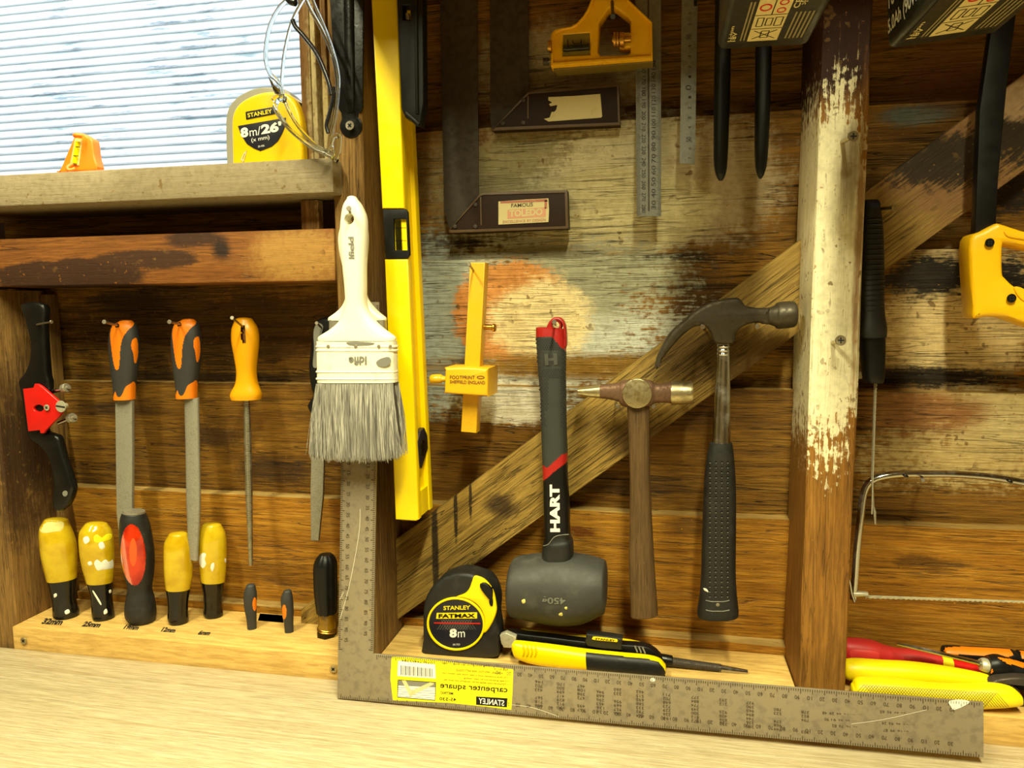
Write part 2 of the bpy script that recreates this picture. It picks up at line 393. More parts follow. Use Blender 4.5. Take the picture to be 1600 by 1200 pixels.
M_BEAM = wood('beam wood', (74, 38, 12), (150, 92, 34), (184, 124, 54), 'X', .5, .72, contrast=.6,
    stains=[blob(110, 430, 120, 24, (52, 32, 18), .12, .7, .2, y=STUD), blob(230, 405, 80, 16, (60, 38, 22), .15, .8, .2, y=STUD), blob(300, 372, 50, 14, (58, 36, 20), .3, .9, .3, y=STUD), blob(346, 390, 14, 14, BLK, .6, .9, .5, y=STUD)],
    paints=[blob(470, 400, 80, 40, (196, 150, 74), .4, .6, .5, y=STUD, op=.7)])
M_SILL = wood('sill with old paint', (92, 62, 30), (140, 104, 56), (168, 130, 76), 'X', .5, .72,
    paints=[blob(240, 285, 420, 42, (146, 132, 104), .05, .12, .12, y=-.105)], stains=[blob(300, 335, 600, 18, (84, 48, 20), .3, .4, .4, y=-.09)])
M_JAMB = wood('worn jamb paint', (80, 48, 18), (150, 108, 56), (200, 172, 116), 'Z', .6, .65, paints=[blob(482, 150, 11, 190, (206, 188, 140), .3, .5, .8, y=STUD), blob(506, 200, 8, 90, (206, 184, 128), .3, .5, .8, y=STUD)])
BR_A = math.atan2((W(1060, 515, -.022)-W(705, 779, -.022)).z, (W(1060, 515, -.022)-W(705, 779, -.022)).x)
M_BRACE = wood('brace wood', (104, 78, 32), (178, 144, 68), (208, 178, 102), 'X', 1.3, .66, contrast=.7, along=BR_A, blot=.35,
    stains=[blob(680, 860, 5, 110, BLK, .3, .25, .5, y=-.022), blob(712, 800, 3, 50, BLK, .3, .25, .5, y=-.022), blob(735, 780, 2.5, 34, BLK, .3, .25, .5, y=-.022), blob(780, 790, 26, 18, (50, 34, 12), .5, .9, .4, y=-.022), blob(1150, 560, 120, 50, (66, 40, 14), .5, .6, .5, y=-.022, op=.7), blob(1010, 690, 60, 30, (70, 44, 16), .5, .9, .4, y=-.022, op=.7)],
    paints=[blob(1500, 230, 140, 130, (150, 110, 70), .3, .8, .6, y=-.022), blob(1480, 250, 110, 42, (26, 22, 18), .25, .9, 1.1, y=-.022), blob(1590, 210, 60, 56, (22, 19, 16), .25, .9, 1.1, y=-.022), blob(1600, 160, 40, 26, (200, 168, 130), .3, .8, .6, y=-.022)])
M_PINE = wood('new pine', (186, 140, 66), (224, 186, 108), (238, 208, 142), 'X', .15, .55, fine=.6, blot=.12, contrast=.5, cr=.1)
M_BENCH = wood('bench top oak', (164, 140, 98), (206, 190, 154), (222, 210, 182), 'X', .5, .55, fine=1.7, blot=.08, contrast=.9, cr=.06, along=-.0)
M_DARKW = wood('dark wood', (30, 16, 8), (60, 34, 16), (84, 52, 24), 'X', .4, .8)
g = NT('shed lining'); M_SHED = g.out(Base_Color=(.26, .18, .09, 1), Roughness=.8)
g = NT('concrete floor'); M_FLOOR = g.out(Base_Color=g.mix(g.noise(g.tc, 6, 6), (.12, .10, .08, 1), (.2, .17, .13, 1)), Roughness=.8)
M_BLACKIN = plastic('dark gap', (14, 12, 12), .9)
# ------------------------------------------------------------------ the room
def struct(o): o['kind'] = 'structure'; return o
zc = 1.2935
floor = struct(box('floor', (-1.9, -2.4, -.05), (2.0, .09, 0), M_FLOOR, None, 0))
struct(box('ceiling', (-1.9, -2.4, 2.3), (2.0, .09, 2.36), M_SHED, None, 0))
struct(box('wall_left', (-1.95, -2.4, 0), (-1.9, .09, 2.3), M_SHED, None, 0))
struct(box('wall_right', (2.0, -2.4, 0), (2.05, .09, 2.3), M_SHED, None, 0))
struct(box('wall_front', (-1.9, -2.45, 0), (2.0, -2.4, 2.3), M_SHED, None, 0))
WX0, WX1, WZ0, WZ1 = -1.12, -.335, zc+.125, zc+.80          # window opening
bm = boxbm((-1.9, .03, 0), (2.0, .06, WZ0), 0)
boxbm((-1.9, .03, WZ1), (2.0, .06, 2.3), 0, bm=bm); boxbm((-1.9, .03, WZ0), (WX0, .06, WZ1), 0, bm=bm); boxbm((WX1, .03, WZ0), (2.0, .06, WZ1), 0, bm=bm)
wall = struct(fin('wall_back', bm, M_DARKW)); wall['label'] = 'weatherboard shed wall with studs, splashed with old paint'
led = [zc+q*.785/.788 for q in (.725, .589, .455, .318, .1882, .0504, -.0872, -.2222, -.3592, -.496)]
bm_mesh = {}
for i in range(len(led)-1):
    top, bot = led[i], led[i+1]-.012
    for x0, x1 in ((-.80, .95),) if top < WZ0+.0 else ((WX1, .95),):
        bm = bmesh.new(); nx = 40
        sec = [(-.005, top), (.014, top), (.030, bot), (.015, bot)]
        if top > WZ0 and bot < WZ0: pass
        cols = []
        for k in range(nx+1):
            x = x0+(x1-x0)*k/nx; jz = random.uniform(-.0007, .0007); jy = random.uniform(-.0005, .0005)
            cols.append([bm.verts.new((x, y+jy, z+(jz if a < 2 else 0))) for a, (y, z) in enumerate(sec)])
        for a, b in zip(cols, cols[1:]):
            for j in range(4): bm.faces.new((a[j], a[(j+1) % 4], b[(j+1) % 4], b[j]))
        bm.faces.new(cols[0]); bm.faces.new(cols[-1][::-1])
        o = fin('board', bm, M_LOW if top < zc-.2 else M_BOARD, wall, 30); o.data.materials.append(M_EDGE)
        for p in o.data.polygons:
            if p.normal.z > .8: p.material_index = 1
box('board', (-.80, .0, zc+.0504-.02), (-.335, .014, zc+.125), M_BOARD, wall, .001)
def xw(u, v, y): return W(u, v, y).x
RX0, RX1 = xw(1258, 800, STUD), xw(1333, 800, STUD)
PX0, PX1 = -.322, xw(586, 900, STUD)
LX = -.741
def post(name, x0, x1, z0, z1, mat, y0=STUD, y1=.0):
    bm = bmesh.new(); n = 30; cols = []
    for k in range(n+1):
        z = z0+(z1-z0)*k/n; j = lambda s=.0006: random.uniform(-s, s)
        c = .0016
        ring = [(x0+c, y0), (x1-c, y0), (x1, y0+c), (x1, y1), (x0, y1), (x0, y0+c)]
        cols.append([bm.verts.new((x+j(), y+j(.0003), z)) for x, y in ring])
    for a, b in zip(cols, cols[1:]):
        for i in range(6): bm.faces.new((a[i], a[(i+1) % 6], b[(i+1) % 6], b[i]))
    bm.faces.new(cols[0]); bm.faces.new(cols[-1][::-1])
    return fin(name, bm, mat, wall, 30)
post('stud', LX-.05, LX, ZB-.9, zc+.024, M_STUDL, STUD, .003)
post('stud', PX0, PX1, ZB-.9, zc+.75, M_POST, STUD, .003)
post('stud', RX0, RX1, ZB-.9, zc+.75, M_STUDR, STUD, .003)
post('stud', .62, .66, ZB-.9, zc+.75, M_POST, STUD, .003)
box('batten', (LX+.0005, -.016, ZR), (LX+.012, .0, zc+.02), M_POST, wall)
# diagonal brace in one straight length behind the studs
PB = YP(-.022)
plate('diagonal_brace', PB, [(470, 953), (1760, -2), (1760, 152), (470, 1077)], .0215, M_BRACE, wall, .0012)
cb = box('cross_beam', (LX-.05, STUD, zc+.0275), (PX0-.001, -.001, zc+.0795), M_BEAM, wall, .0015)
# window
win = struct(box('window_1', (WX0-.02, -.001, WZ0-.0), (WX0, .06, WZ1), M_JAMB, None)); win['label'] = 'shed window glazed with horizontally ribbed translucent sheet'
SX1 = xw(521, 290, -.105)
box('window_sill', (-1.12, -.105, zc+.1115), (SX1, .02, zc+.1445), M_SILL, win, .002)
jz = zc+.148
for i, (u0, u1, y0) in enumerate(((470, 487, -.070), (487, 496, -.078), (496, 503, -.068), (503, 513, -.080), (513, 521, -.072))):
    box('window_jamb', (xw(u0, 150, y0), y0, jz), (xw(u1, 150, y0)-.0004, .03, WZ1), M_JAMB, win, .0018)
box('sill_block', (xw(470, 335, -.07), -.07, zc+.0803), (xw(498, 335, -.07), -.0, zc+.111), M_JAMB, win, .0012)
box('sill_block', (xw(499, 335, -.06), -.06, zc+.0803), (PX0-.002, -.0, zc+.111), M_DARKW, win, .002)
g = NT('ribbed sheet'); tr = g.t.nodes.new('ShaderNodeBsdfTranslucent'); gl = g.t.nodes.new('ShaderNodeBsdfGlossy'); mx = g.t.nodes.new('ShaderNodeMixShader')
dirt = g.noise(g.mul(g.tc, (14, 14, 160)), 1, 6, .7); smear = g.noise(g.mul(g.tc, (9, 9, 3)), 1, 3)
tcol = g.mix(g.M('MULTIPLY', g.step(dirt, .5, .64), g.step(smear, .42, .6)), (.93, .97, 1, 1), (.30, .38, .44, 1))
zf = g.M('FRACT', g.M('DIVIDE', g.M('ADD', g.N('ShaderNodeSeparateXYZ', 2, i0=g.tc), -(WZ0-.01)), .0097)); gro = g.M('ABSOLUTE', g.M('SUBTRACT', zf, .5))
wob = g.noise(g.mul(g.tc, (30, 30, 400)), 1, 3)
tcol = g.mix(g.step(g.M('ADD', gro, g.M('MULTIPLY', g.M('SUBTRACT', wob, .5), .16)), .33, .49, 0, .7), tcol, (.20, .29, .35, 1))  # rib shading painted into the sheet colour as dark groove lines
g.set(tr.inputs[0], tcol); gl.inputs['Roughness'].default_value = .15; mx.inputs[0].default_value = .06
g.t.links.new(tr.outputs[0], mx.inputs[1]); g.t.links.new(gl.outputs[0], mx.inputs[2]); g.t.links.new(mx.outputs[0], g.t.nodes['Material Output'].inputs[0])
M_PANE = g.m
bm = bmesh.new(); pitch = .0097; rows = []
nz = int((WZ1-WZ0+.02)/pitch*8)
for k in range(nz+1):
    z = WZ0-.01+k*pitch/8; ph = (k % 8)/8
    y = .012+.0040*abs(math.sin(math.pi*ph))**.8
    rows.append([bm.verts.new((x, y, z)) for x in (WX0, WX1+.01)])
for a, b in zip(rows, rows[1:]): bm.faces.new((a[0], a[1], b[1], b[0]))
fin('pane', bm, M_PANE, win, 60)
# ledges and rack on the bottom rail
def ledge(name, x0, x1, holes, parent=None, yf=-.0905):
    pl = ZP(ZR)
    L = [[(x0, yf), (x1, yf), (x1, -.004), (x0, -.004)]]+holes
    return plate(name, pl, L, .052, M_PINE, parent, .0015, 0, px=False)
rack = thing('chisel_rack', 'pale pine block along the bottom left bay holding upright chisels, sizes written in marker', 'tool rack', (LX, -.05, ZR-.052))
hp = [ZP(ZR).uv(*q) for q in ((405, 969), (441, 972), (438, 955), (410, 953))]
ledge('block', LX+.0006, PX0-.0008, [[tuple(q) for q in hp]], rack)
box('hole_floor', (hp[0].x-.003, hp[0].y-.002, ZR-.050), (hp[1].x+.003, -.006, ZR-.009), M_PINE, rack, 0)
M_INK = plastic('marker ink', (16, 14, 14), .7, 0)
def slanttext(body, BL, BR, TL, pl, mat, par, **k): text(body, BL, BR, TL, pl, mat, par, **k)
for t, a, b, h in (('32mm', (64, 975), (95, 977), (71, 966)), ('25mm', (127, 979), (154, 981), (134, 971)), ('19mm', (192, 983), (214, 985), (198, 976)), ('12mm', (251, 987), (272, 989), (256, 980)), ('6mm', (308, 992), (326, 993), (314, 985))):
    text(t, a, b, h, ZP(ZR), M_INK, rack, 'marker_writing', bold=.045)
M_STEEL = metal('bright steel', (200, 196, 186), .28, .15); M_ZINC = metal('zinc screw', (190, 176, 140), .35, .2)
def screw(name, u, v, y, r, parent, mat, out=.0, slot=False, dr=None):
    "countersunk head facing the room; `out` is how far the shank stands proud"
    p = W(u, v, y); n = Vector((0, -1, 0)) if dr is None else Vector(dr).normalized()
    bm = cylbm(p-n*.004, p+n*out, r*.45, n=12); top = p+n*out
    a = n.orthogonal().normalized(); b = n.cross(a)
    ringsbm([(top-n*.0001, a*r*.5, b*r*.5), (top+n*r*.5, a*r, b*r), (top+n*r*.62, a*r*.96, b*r*.96)], 20, bm=bm)
    s = fin(name, bm, mat, parent, 40)
    bm = bmesh.new(); t = top+n*(r*.62+.0002)
    for k in range(1 if slot else 2):
        d1, d2 = (a, b) if k == 0 else (b, a)
        if slot: d1, d2 = (Vector((1, 0, -.12)), Vector((.12, 0, 1)))
        L, wd = (r*.9, r*.14) if slot else (r*.55, r*.16)
        bm.faces.new([bm.verts.new(t+d1*i+d2*j) for i, j in ((-L, -wd), (L, -wd), (L, wd), (-L, wd))])
    if parent is None or parent.parent is None: fin('screw_slot', bm, M_INK, s)
    else: bm.free()
    return s
screw('screw', 39, 1000, -.0905, .0042, rack, M_ZINC); screw('screw', 522, 1044, -.0905, .004, rack, M_ZINC)
ls = tag(ledge('pine_ledge', PX1+.0008, RX0-.0008, []), 'pale pine ledge between centre post and right stud, carrying tape and knife', 'shelf')
ls2 = tag(ledge('pine_ledge', RX1+.0008, .619, []), 'pale pine ledge right of the right stud, carrying pliers and screwdrivers', 'shelf')
tag(box('shelf', (-.335, -.315, zc+.38), (.96, -.0, zc+.40), M_PINE, None), 'pine shelf above the tools held by the black bracket', 'shelf')
# bench
bench = thing('workbench', 'pale wooden workbench top along the bottom of the picture', 'workbench', (0, -.37, 0))
box('bench_top', (-1.3, -.68, ZB-.034), (1.3, -.0915, ZB), M_BENCH, bench, .0012)
for x in (-1.2, 1.2):
    for y in (-.62, -.16): box('leg', (x-.04, y-.04, 0), (x+.04, y+.04, ZB-.0345), M_PINE, bench, .002)
M_NAIL = metal('nail steel', (150, 140, 124), .4, .4)
def nail(u, v, y, label, u2=None, v2=None, y2=None, r=.0011, base=.0, mat=None, head=1.75):
    "tip end in the wood at the pixel's place, head at the second place"
    p = W(u, v, y); q = W(u2, v2, y2); d = (q-p).normalized()
    bm = cylbm(p-d*base, q, r, n=10); a = d.orthogonal().normalized(); b = d.cross(a)
    ringsbm([(q-d*.0004, a*r*1.2, b*r*1.2), (q, a*r*head, b*r*head), (q+d*.0011, a*r*head, b*r*head), (q+d*.0014, a*r*1.5, b*r*1.5)], 14, bm=bm)
    return tag(fin('nail', bm, mat or M_NAIL, None, 40), label, 'nail')
# ------------------------------------------------------------------ tool materials
Y_PL = plastic('yellow paint', (244, 212, 0), .35, .12, (190, 140, 0)); Y_DIP = plastic('yellow dipped vinyl', (246, 220, 8), .4, .25, (170, 150, 20), 40)
B_RUB = plastic('black rubber', (22, 22, 20), .55, .4, (58, 56, 48), 70, .15); B_PL = plastic('black plastic', (11, 11, 11), .42, .15, (34, 32, 28), spec=.3)
B_GRIP = plastic('dark grey grip', (44, 44, 42), .6, .2); ORANGE = plastic('orange plastic', (228, 120, 12), .42, .15)
RED = plastic('red paint', (196, 20, 14), .35, .15, (140, 20, 10)); RED2 = plastic('faded red vinyl', (190, 40, 40), .5, .3)
IVORY = plastic('white painted handle', (232, 228, 206), .35, .25, (205, 196, 150), 45); OCHRE = plastic('yellow varnished beech', (216, 164, 12), .45, .35, (160, 96, 10), 60, .2)
AMBER_H = plastic('amber moulded handle', (226, 154, 6), .35, .1)
STEEL = metal('tool steel', (160, 152, 134), .42, .4, (110, 86, 46), 60, met=.6); STEELD = metal('dark blued blade', (74, 66, 58), .55, .7, (44, 34, 24), 30, met=.6)
FILEST = metal('cut file steel', (150, 146, 132), .5, .3, (90, 80, 56), 120, met=.4); CHROME = metal('chrome', (176, 174, 168), .12, 0, dark=0, bump=.02); SCRW = metal('screw head', (190, 184, 160), .4, .2, met=.45); RULE = metal('satin rule', (128, 128, 120), .45, .25, (90, 84, 66), 40, met=.5)
SQST = metal('worn square steel', (144, 132, 110), .45, .3, (142, 116, 70), 28, met=.35); BRASS = metal('brass', (190, 140, 60), .35, .3)
HAMST = metal('dark hammer steel', (74, 66, 52), .5, .7, (50, 38, 22), 45, bump=.3, met=.6); HAMSTB = metal('bare hammer face', (190, 178, 140), .35, .5, (110, 90, 50), 60)
HAMR = metal('hammer with old red paint', (112, 82, 62), .55, .6, (90, 66, 40), 70, met=.5); IRON = plastic('black japanned iron', (12, 12, 11), .3, .25, (44, 40, 32), 60, .3, spec=.35)
HANDLEW = wood('old hammer handle', (62, 44, 22), (108, 82, 50), (138, 108, 70), 'Z', .4, .6, fine=1.5, contrast=.5); GREYRUB = plastic('grey mallet rubber', (50, 50, 46), .6, .5, (92, 90, 80), 45, .35)
WHT = plastic('white print', (232, 230, 220), .5, 0); YPR = plastic('yellow print', (244, 214, 20), .5, 0); REDPR = plastic('red print', (200, 30, 20), .5, 0); GRYPR = plastic('grey print', (120, 118, 108), .5, 0)
NAVY = plastic('black badge', (26, 26, 36), .4, .05); STK = plastic('yellow sticker', (240, 224, 20), .45, .1); CREAMST = plastic('aged paper sticker', (206, 192, 140), .6, .35, (150, 130, 80), 90)
CLR = clear('clear polycarbonate', (240, 246, 246), .03, 1.5); VIAL = clear('spirit vial', (214, 224, 40), .05, 1.4)
ACET = tinted('yellow acetate', (238, 202, 34), (214, 172, 16)); REDACE = tinted('red acetate', (236, 60, 16), (190, 30, 8)); TAPEB = plastic('glossy black wrap', (14, 13, 12), .15, .3, (60, 56, 48), 80, .25)
PAINTFLK = plastic('white paint fleck', (226, 224, 210), .6, .2); g = NT('grey bristle'); BRISG = g.out(Base_Color=g.ramp(g.noise(g.mul(g.tc, (900, 500, 14)), 1, 2), [(.32, srgb(92, 88, 82)), (.5, srgb(148, 144, 134)), (.68, srgb(204, 199, 186))]), Roughness=.5); BRISD = plastic('bristle core', (70, 66, 58), .8, .3)
FERR = plastic('paint caked ferrule', (236, 232, 206), .5, .5, (150, 146, 120), 50, .5); GREYM = plastic('grey print on rule', (30, 28, 26), .6, 0)
def parts(*a): return a
# ------------------------------------------------------------------ carpenter square leaning on the post
n_y = -.1285
sq_pl = PL((0, n_y, ZB+.0012), (1, 0, 0), (0, .040, .3935))
csq = thing('carpenter_square', 'large steel carpenter square with yellow sticker standing on bench against post', 'square', sq_pl.hit(540, 1085))
A = [sq_pl.uv(*q) for q in ((527, 1091), (1537, 1184), (1537, 1098), (583, 1022))]
tl, tr_ = sq_pl.uv(533, 718), sq_pl.uv(588, 718)
tdir = (tl-A[0]).normalized(); top_l = A[0]+tdir*.40; top_r = A[3]+(tr_-A[3]).normalized()*(.40-(A[3]-A[0]).dot(tdir))
A = [(q.x, max(q.y, 0)) for q in A]
outl = [A[0], A[1], A[2], A[3], tuple(top_r), tuple(top_l)]
plate('blade', sq_pl, outl, .0028, SQST, csq, .0003, px=False)
bm = bmesh.new(); nb = bmesh.new()
def scale_edge(a, b, inward, step=.002, first=.004):
    a, b, inward = Vector(a), Vector(b), Vector(inward).normalized(); L = (b-a).length; d = (b-a)/L; k = 0; s = first
    while s < L-.003:
        ln = .0046 if k % 5 == 0 else .0026
        quad_strip(bm, sq_pl, a+d*s+inward*.0003, a+d*s+inward*ln, .0006); k += 1; s += step
rt_ = [(k % 9+1)*10 for k in range(60)]
scale_edge(A[0], A[1], Vector(A[3])-Vector(A[0])-tdir*0 if False else (0, 1)); scale_edge(A[3], A[2], (0, -1)); scale_edge(A[0], top_l, (1, 0), first=.05); scale_edge(A[3], top_r, (-1, 0))
for e0, e1, inn, flip in ((A[0], A[1], 1, 1), (A[3], A[2], -1, 1)):
    e0, e1 = Vector(e0), Vector(e1); d = (e1-e0).normalized(); pn = Vector((-d.y, d.x)); k = 0; s = .165 if inn > 0 else .128
    while s < (e1-e0).length-.02:
        t = str((k % 9+1)*10); wd = .0042; c = e0+d*s+pn*inn*(.0095 if inn > 0 else .0082); h = .0034
        textbm(t, c+d*wd/2+pn*h/2, c-d*wd/2+pn*h/2, c+d*wd/2-pn*h/2, sq_pl, bm=nb, px=False); k += 1; s += .0105
for e0, e1, off in ((A[0], top_l, .0085), (A[3], top_r, -.0085)):
    e0, e1 = Vector(e0), Vector(e1); d = (e1-e0).normalized(); pn = Vector((d.y, -d.x)); s = .06 if off > 0 else .02; k = 0
    while s < .27:
        t = str(95-5*(k % 18)); c = e0+d*s+pn*off; wd, h = .0044, .0036
        textbm(t, c+d*wd/2-pn*h/2, c-d*wd/2-pn*h/2, c+d*wd/2+pn*h/2, sq_pl, bm=nb, px=False); k += 1; s += .0105
for i, u in enumerate((842, 876, 908, 938, 965, 1000, 1042, 1086, 1130, 1172, 1215, 1258)):
    for j in range(7):
        if random.random() < .12: continue
        v = 1063+(u-840)*.099+j*6.2; t = str(random.randint(101, 989))
        textbm(t, (u+6, v+.6), (u-6, v-.6), (u+6, v+5), sq_pl, bm=nb)
for (u0, u1, v) in ((1285, 1350, 1112), (1288, 1345, 1122), (1300, 1345, 1132), (1375, 1440, 1110), (1378, 1440, 1128), (1380, 1436, 1139)):
    for u in range(u0, u1-8, 11): textbm(str(random.randint(10, 99)), (u+7, v+(u-u0)*.09), (u, v+(u-u0)*.09-.6), (u+7, v+4.5), sq_pl, bm=nb)
M_TICK = plastic('stamped marks', (64, 50, 28), .7, 0)
for nme, b in (('scale_marks', bm), ('stamped_numerals', nb)):
    o = fin(nme, b, M_TICK, csq); o['kind'] = 'stuff'
M_SCR = plastic('bright scratch', (196, 188, 168), .4, 0)
for pts in ([(563, 795), (562, 825), (556, 865), (546, 915), (538, 945), (531, 968)], [(800, 1101), (825, 1104), (850, 1111), (874, 1120)], [(1330, 1131), (1380, 1124), (1447, 1109)], [(537, 925), (531, 937)]):
    q = cat(pts, 4, False); scr = bmesh.new()
    for a, b in zip(q, q[1:]): quad_strip(scr, sq_pl, sq_pl.uv(*a), sq_pl.uv(*b), .0006, .0003)
    bmesh.ops.remove_doubles(scr, verts=scr.verts[:], dist=.0004); fin('scratch', scr, M_SCR, csq)
plate('label_sticker', sq_pl, [(612, 1026), (640, 1027), (668, 1030), (760, 1041), (802, 1046), (801, 1078), (799, 1109), (760, 1104), (700, 1098), (614, 1094), (610, 1060)], .0003, STK, csq, 0, .0002)
plate('barcode', sq_pl, [(622, 1032), (680, 1038), (681, 1060), (621, 1056)], .0002, WHT, csq, 0, .0003)
bm = bmesh.new()
for k in range(24):
    u = 627+k*2.1+random.random()*.5; quad_strip(bm, sq_pl, sq_pl.uv(u, 1039+(u-622)*.1), sq_pl.uv(u, 1054+(u-622)*.07), .00045 if k % 3 else .0008, .0004)
fin('barcode_bars', bm, B_PL, csq)['kind'] = 'stuff'
text('076174455304', (676, 1034), (628, 1030), (676, 1037.5), sq_pl, B_PL, csq, lift=.0004)
plate('picture', sq_pl, [(622, 1062), (681, 1066), (680, 1094), (621, 1089)], .0002, GRYPR, csq, 0, .0003)
plate('picture_wood', sq_pl, [(622.6, 1071), (680.4, 1074), (679.6, 1093.4), (621.6, 1088.4)], .0002, WHT, csq, 0, .00036)
bm = bmesh.new()
for k in range(5): quad_strip(bm, sq_pl, sq_pl.uv(622, 1074+k*3.3), sq_pl.uv(680, 1076+k*3.7), .0003, .00042)
for q in (((622, 1062), (681, 1066)), ((681, 1066), (680, 1094)), ((680, 1094), (621, 1089)), ((621, 1089), (622, 1062))): quad_strip(bm, sq_pl, sq_pl.uv(*q[0]), sq_pl.uv(*q[1]), .0005, .00042)
fin('picture_lines', bm, B_PL, csq)['kind'] = 'stuff'
plate('picture_square', sq_pl, [(628, 1063), (634, 1063), (643, 1079), (672, 1066), (678, 1067), (678, 1069), (641, 1088)], .0002, CREAMST, csq, 0, .00046)
PRB = dict(lift=.0004, bold=.012)
text('carpenter square', (793, 1084.5), (688, 1077), (793, 1074), sq_pl, B_PL, csq, **PRB)
text('METRIC', (708, 1085.5), (688, 1084), (708, 1081.5), sq_pl, B_PL, csq, **PRB); text('45-530', (713, 1095.5), (687, 1094), (713, 1090.5), sq_pl, B_PL, csq, **PRB)
for t, a, b, v in (('• Tempered steel designed for durability and term life', 794, 694, 1070), ('• Deep graduations for easy reading', 794, 725, 1065), ('• Surface protected with a clear finish that resists rust', 794, 691, 1059.5), ('WORK SAFELY WITH TOOLS. WEAR SAFETY GOGGLES.', 786, 712, 1052.5), ('MADE IN U.S.A.', 794, 772, 1047), ('© The Stanley Works, New Britain, CT 06050', 765, 690, 1042)):
    text(t, (a, v+1.2), (b, v+1.2-(a-b)*.075), (a, v-2.2), sq_pl, B_PL, csq, lift=.0004)
plate('badge', sq_pl, [(744, 1088), (793, 1091), (792, 1105), (744, 1101)], .0002, B_PL, csq, 0, .0003)
text('STANLEY', (788, 1103), (748, 1099), (788, 1094), sq_pl, WHT, csq, **PRB)
plate('paint_chip', sq_pl, cat([(1482, 1096), (1498, 1093), (1515, 1096), (1506, 1103), (1490, 1109), (1486, 1104)], 3), .0004, PAINTFLK, csq, 0, .0003)
plate('paint_chip', sq_pl, ell(1020, 1062, 4, 3, 10), .0004, PAINTFLK, csq, 0, .0003)
# ------------------------------------------------------------------ spirit level beside the post
lev = thing('spirit_level', 'long yellow box level hanging beside the centre post', 'level', W(635, 812, -.07))
PF = YP(-.088)
plate('front_rail', PF, [(577, -60), (617.5, -60), (632, 326), (597, 326)], .010, Y_PL, lev, .0012)
plate('front_rail', PF, [(601, 405), (637.5, 405), (654, 812), (650, 814), (618, 812)], .010, Y_PL, lev, .0012)
def shiftx(pts, d): return [(u+d, v) for u, v in pts]
lx = lambda v: 577+(v+60)*.0475
def lev_section(name, y0, y1, wa, wb, v0, v1, mat, bev=.001):
    pa, pb = W(lx(v0)+wa, v0, -.088), W(lx(v1)+wa, v1, -.088); pc, pd = W(lx(v0)+wb, v0, -.088), W(lx(v1)+wb, v1, -.088)
    L = [(pa.x, pa.z-1.2935), (pc.x, pc.z-1.2935), (pd.x, pd.z-1.2935), (pb.x, pb.z-1.2935)]
    return plate(name, YP(y0), L, y1-y0, mat, lev, bev, px=False)
lev_section('web', -.080, -.050, 6, 29, -60, 811, Y_PL)
lev_section('back_rail', -.052, -.040, 0, 36, -60, 812, Y_PL)
lev_section('end_wall', -.082, -.046, 3, 34.5, 772, 811, Y_PL)
PV = YP(-.0885)
plate('vial_housing', PV, [[(598, 327), (634, 327), (637, 331), (640, 398), (636, 404), (602, 404)], [(615, 342), (634.5, 342), (636.5, 391), (616, 391)]], .004, B_PL, lev, .0006)
plate('vial_window', YP(-.0848), [(600, 330), (637, 330), (639, 402), (602, 402)], .002, Y_PL, lev, 0)
tube('vial', [W(622, 345, -.0852), W(624, 390, -.0852)], .0030, VIAL, lev, smooth=0, n=16)
bm = bmesh.new()
for v in (356, 376): quad_strip(bm, YP(-.089), YP(-.089).uv(616, v), YP(-.089).uv(635, v), .0006, .0)
fin('vial_lines', bm, B_PL, lev)
SP = xw(652, 700, -.088)
sidep = PL((SP-.004, -.07, 1.2935), (0, 1, 0), (0, 0, 1))
def sidepoly(pts): return pts
plate('side_vial', sidep, [(649, 690), (653, 674), (659, 668), (664, 680), (665, 700), (660, 716), (655, 732), (651, 728)], .006, NAVY, lev, .001, .003)
plate('side_vial_lens', sidep, ell(656, 700, 4.5, 14, 18), .002, VIAL, lev, .0003, .0042)
plate('side_hole', sidep, ell(648.5, 655, 2.2, 9, 16), .002, B_PL, lev, .0002, .0012)
# black tool in front of the level, bracket on the post
PT = YP(-.108)
bt = thing('black_tool', 'long black plastic tool with chamfered end hanging right of the yellow level', 'tool', W(643, 190, -.1))
plate('body', PT, [[(617, -60), (660, -60), (662, 160), (656, 197), (633, 184), (627, 170)], [(629, 8), (641, 8), (642, 32), (629, 31)]], .014, B_PL, bt, .0015)
plate('edge_rib', PT, [(646, -60), (652, -60), (655, 178), (650, 178)], .003, B_PL, bt, .0012, .002)
plate('catch', YP(-.103), [(633, 20), (639, 20), (640, 31), (634, 31)], .004, STEEL, bt, .0006)
plate('end_cap', PT, [(632, 178), (636, 174), (656, 193), (653, 199)], .004, B_PL, bt, .001, .0015)
PBk = YP(-.0865)
br = thing('shelf_bracket', 'black pressed steel shelf bracket screwed to the front of the centre post', 'bracket', W(548, 200, -.085))
plate('arm', PBk, [(511, -60), (568, -60), (567, 168), (564, 175), (560, 176)] + ell(548, 197, 17.5, 18, 28)[24:] + ell(548, 197, 17.5, 18, 28)[:18] + [(533, 177), (530, 172), (526, 165)], .0025, IRON, br, .001)
loft('rib', PBk, [(536, -60, 553, -60, .003), (538, 60, 554, 60, .003), (540, 150, 555, 150, .0026), (543, 176, 553, 176, .0008)], IRON, br, n=16)
screw('screw', 548, 197, -.089, .0044, br, STEEL)
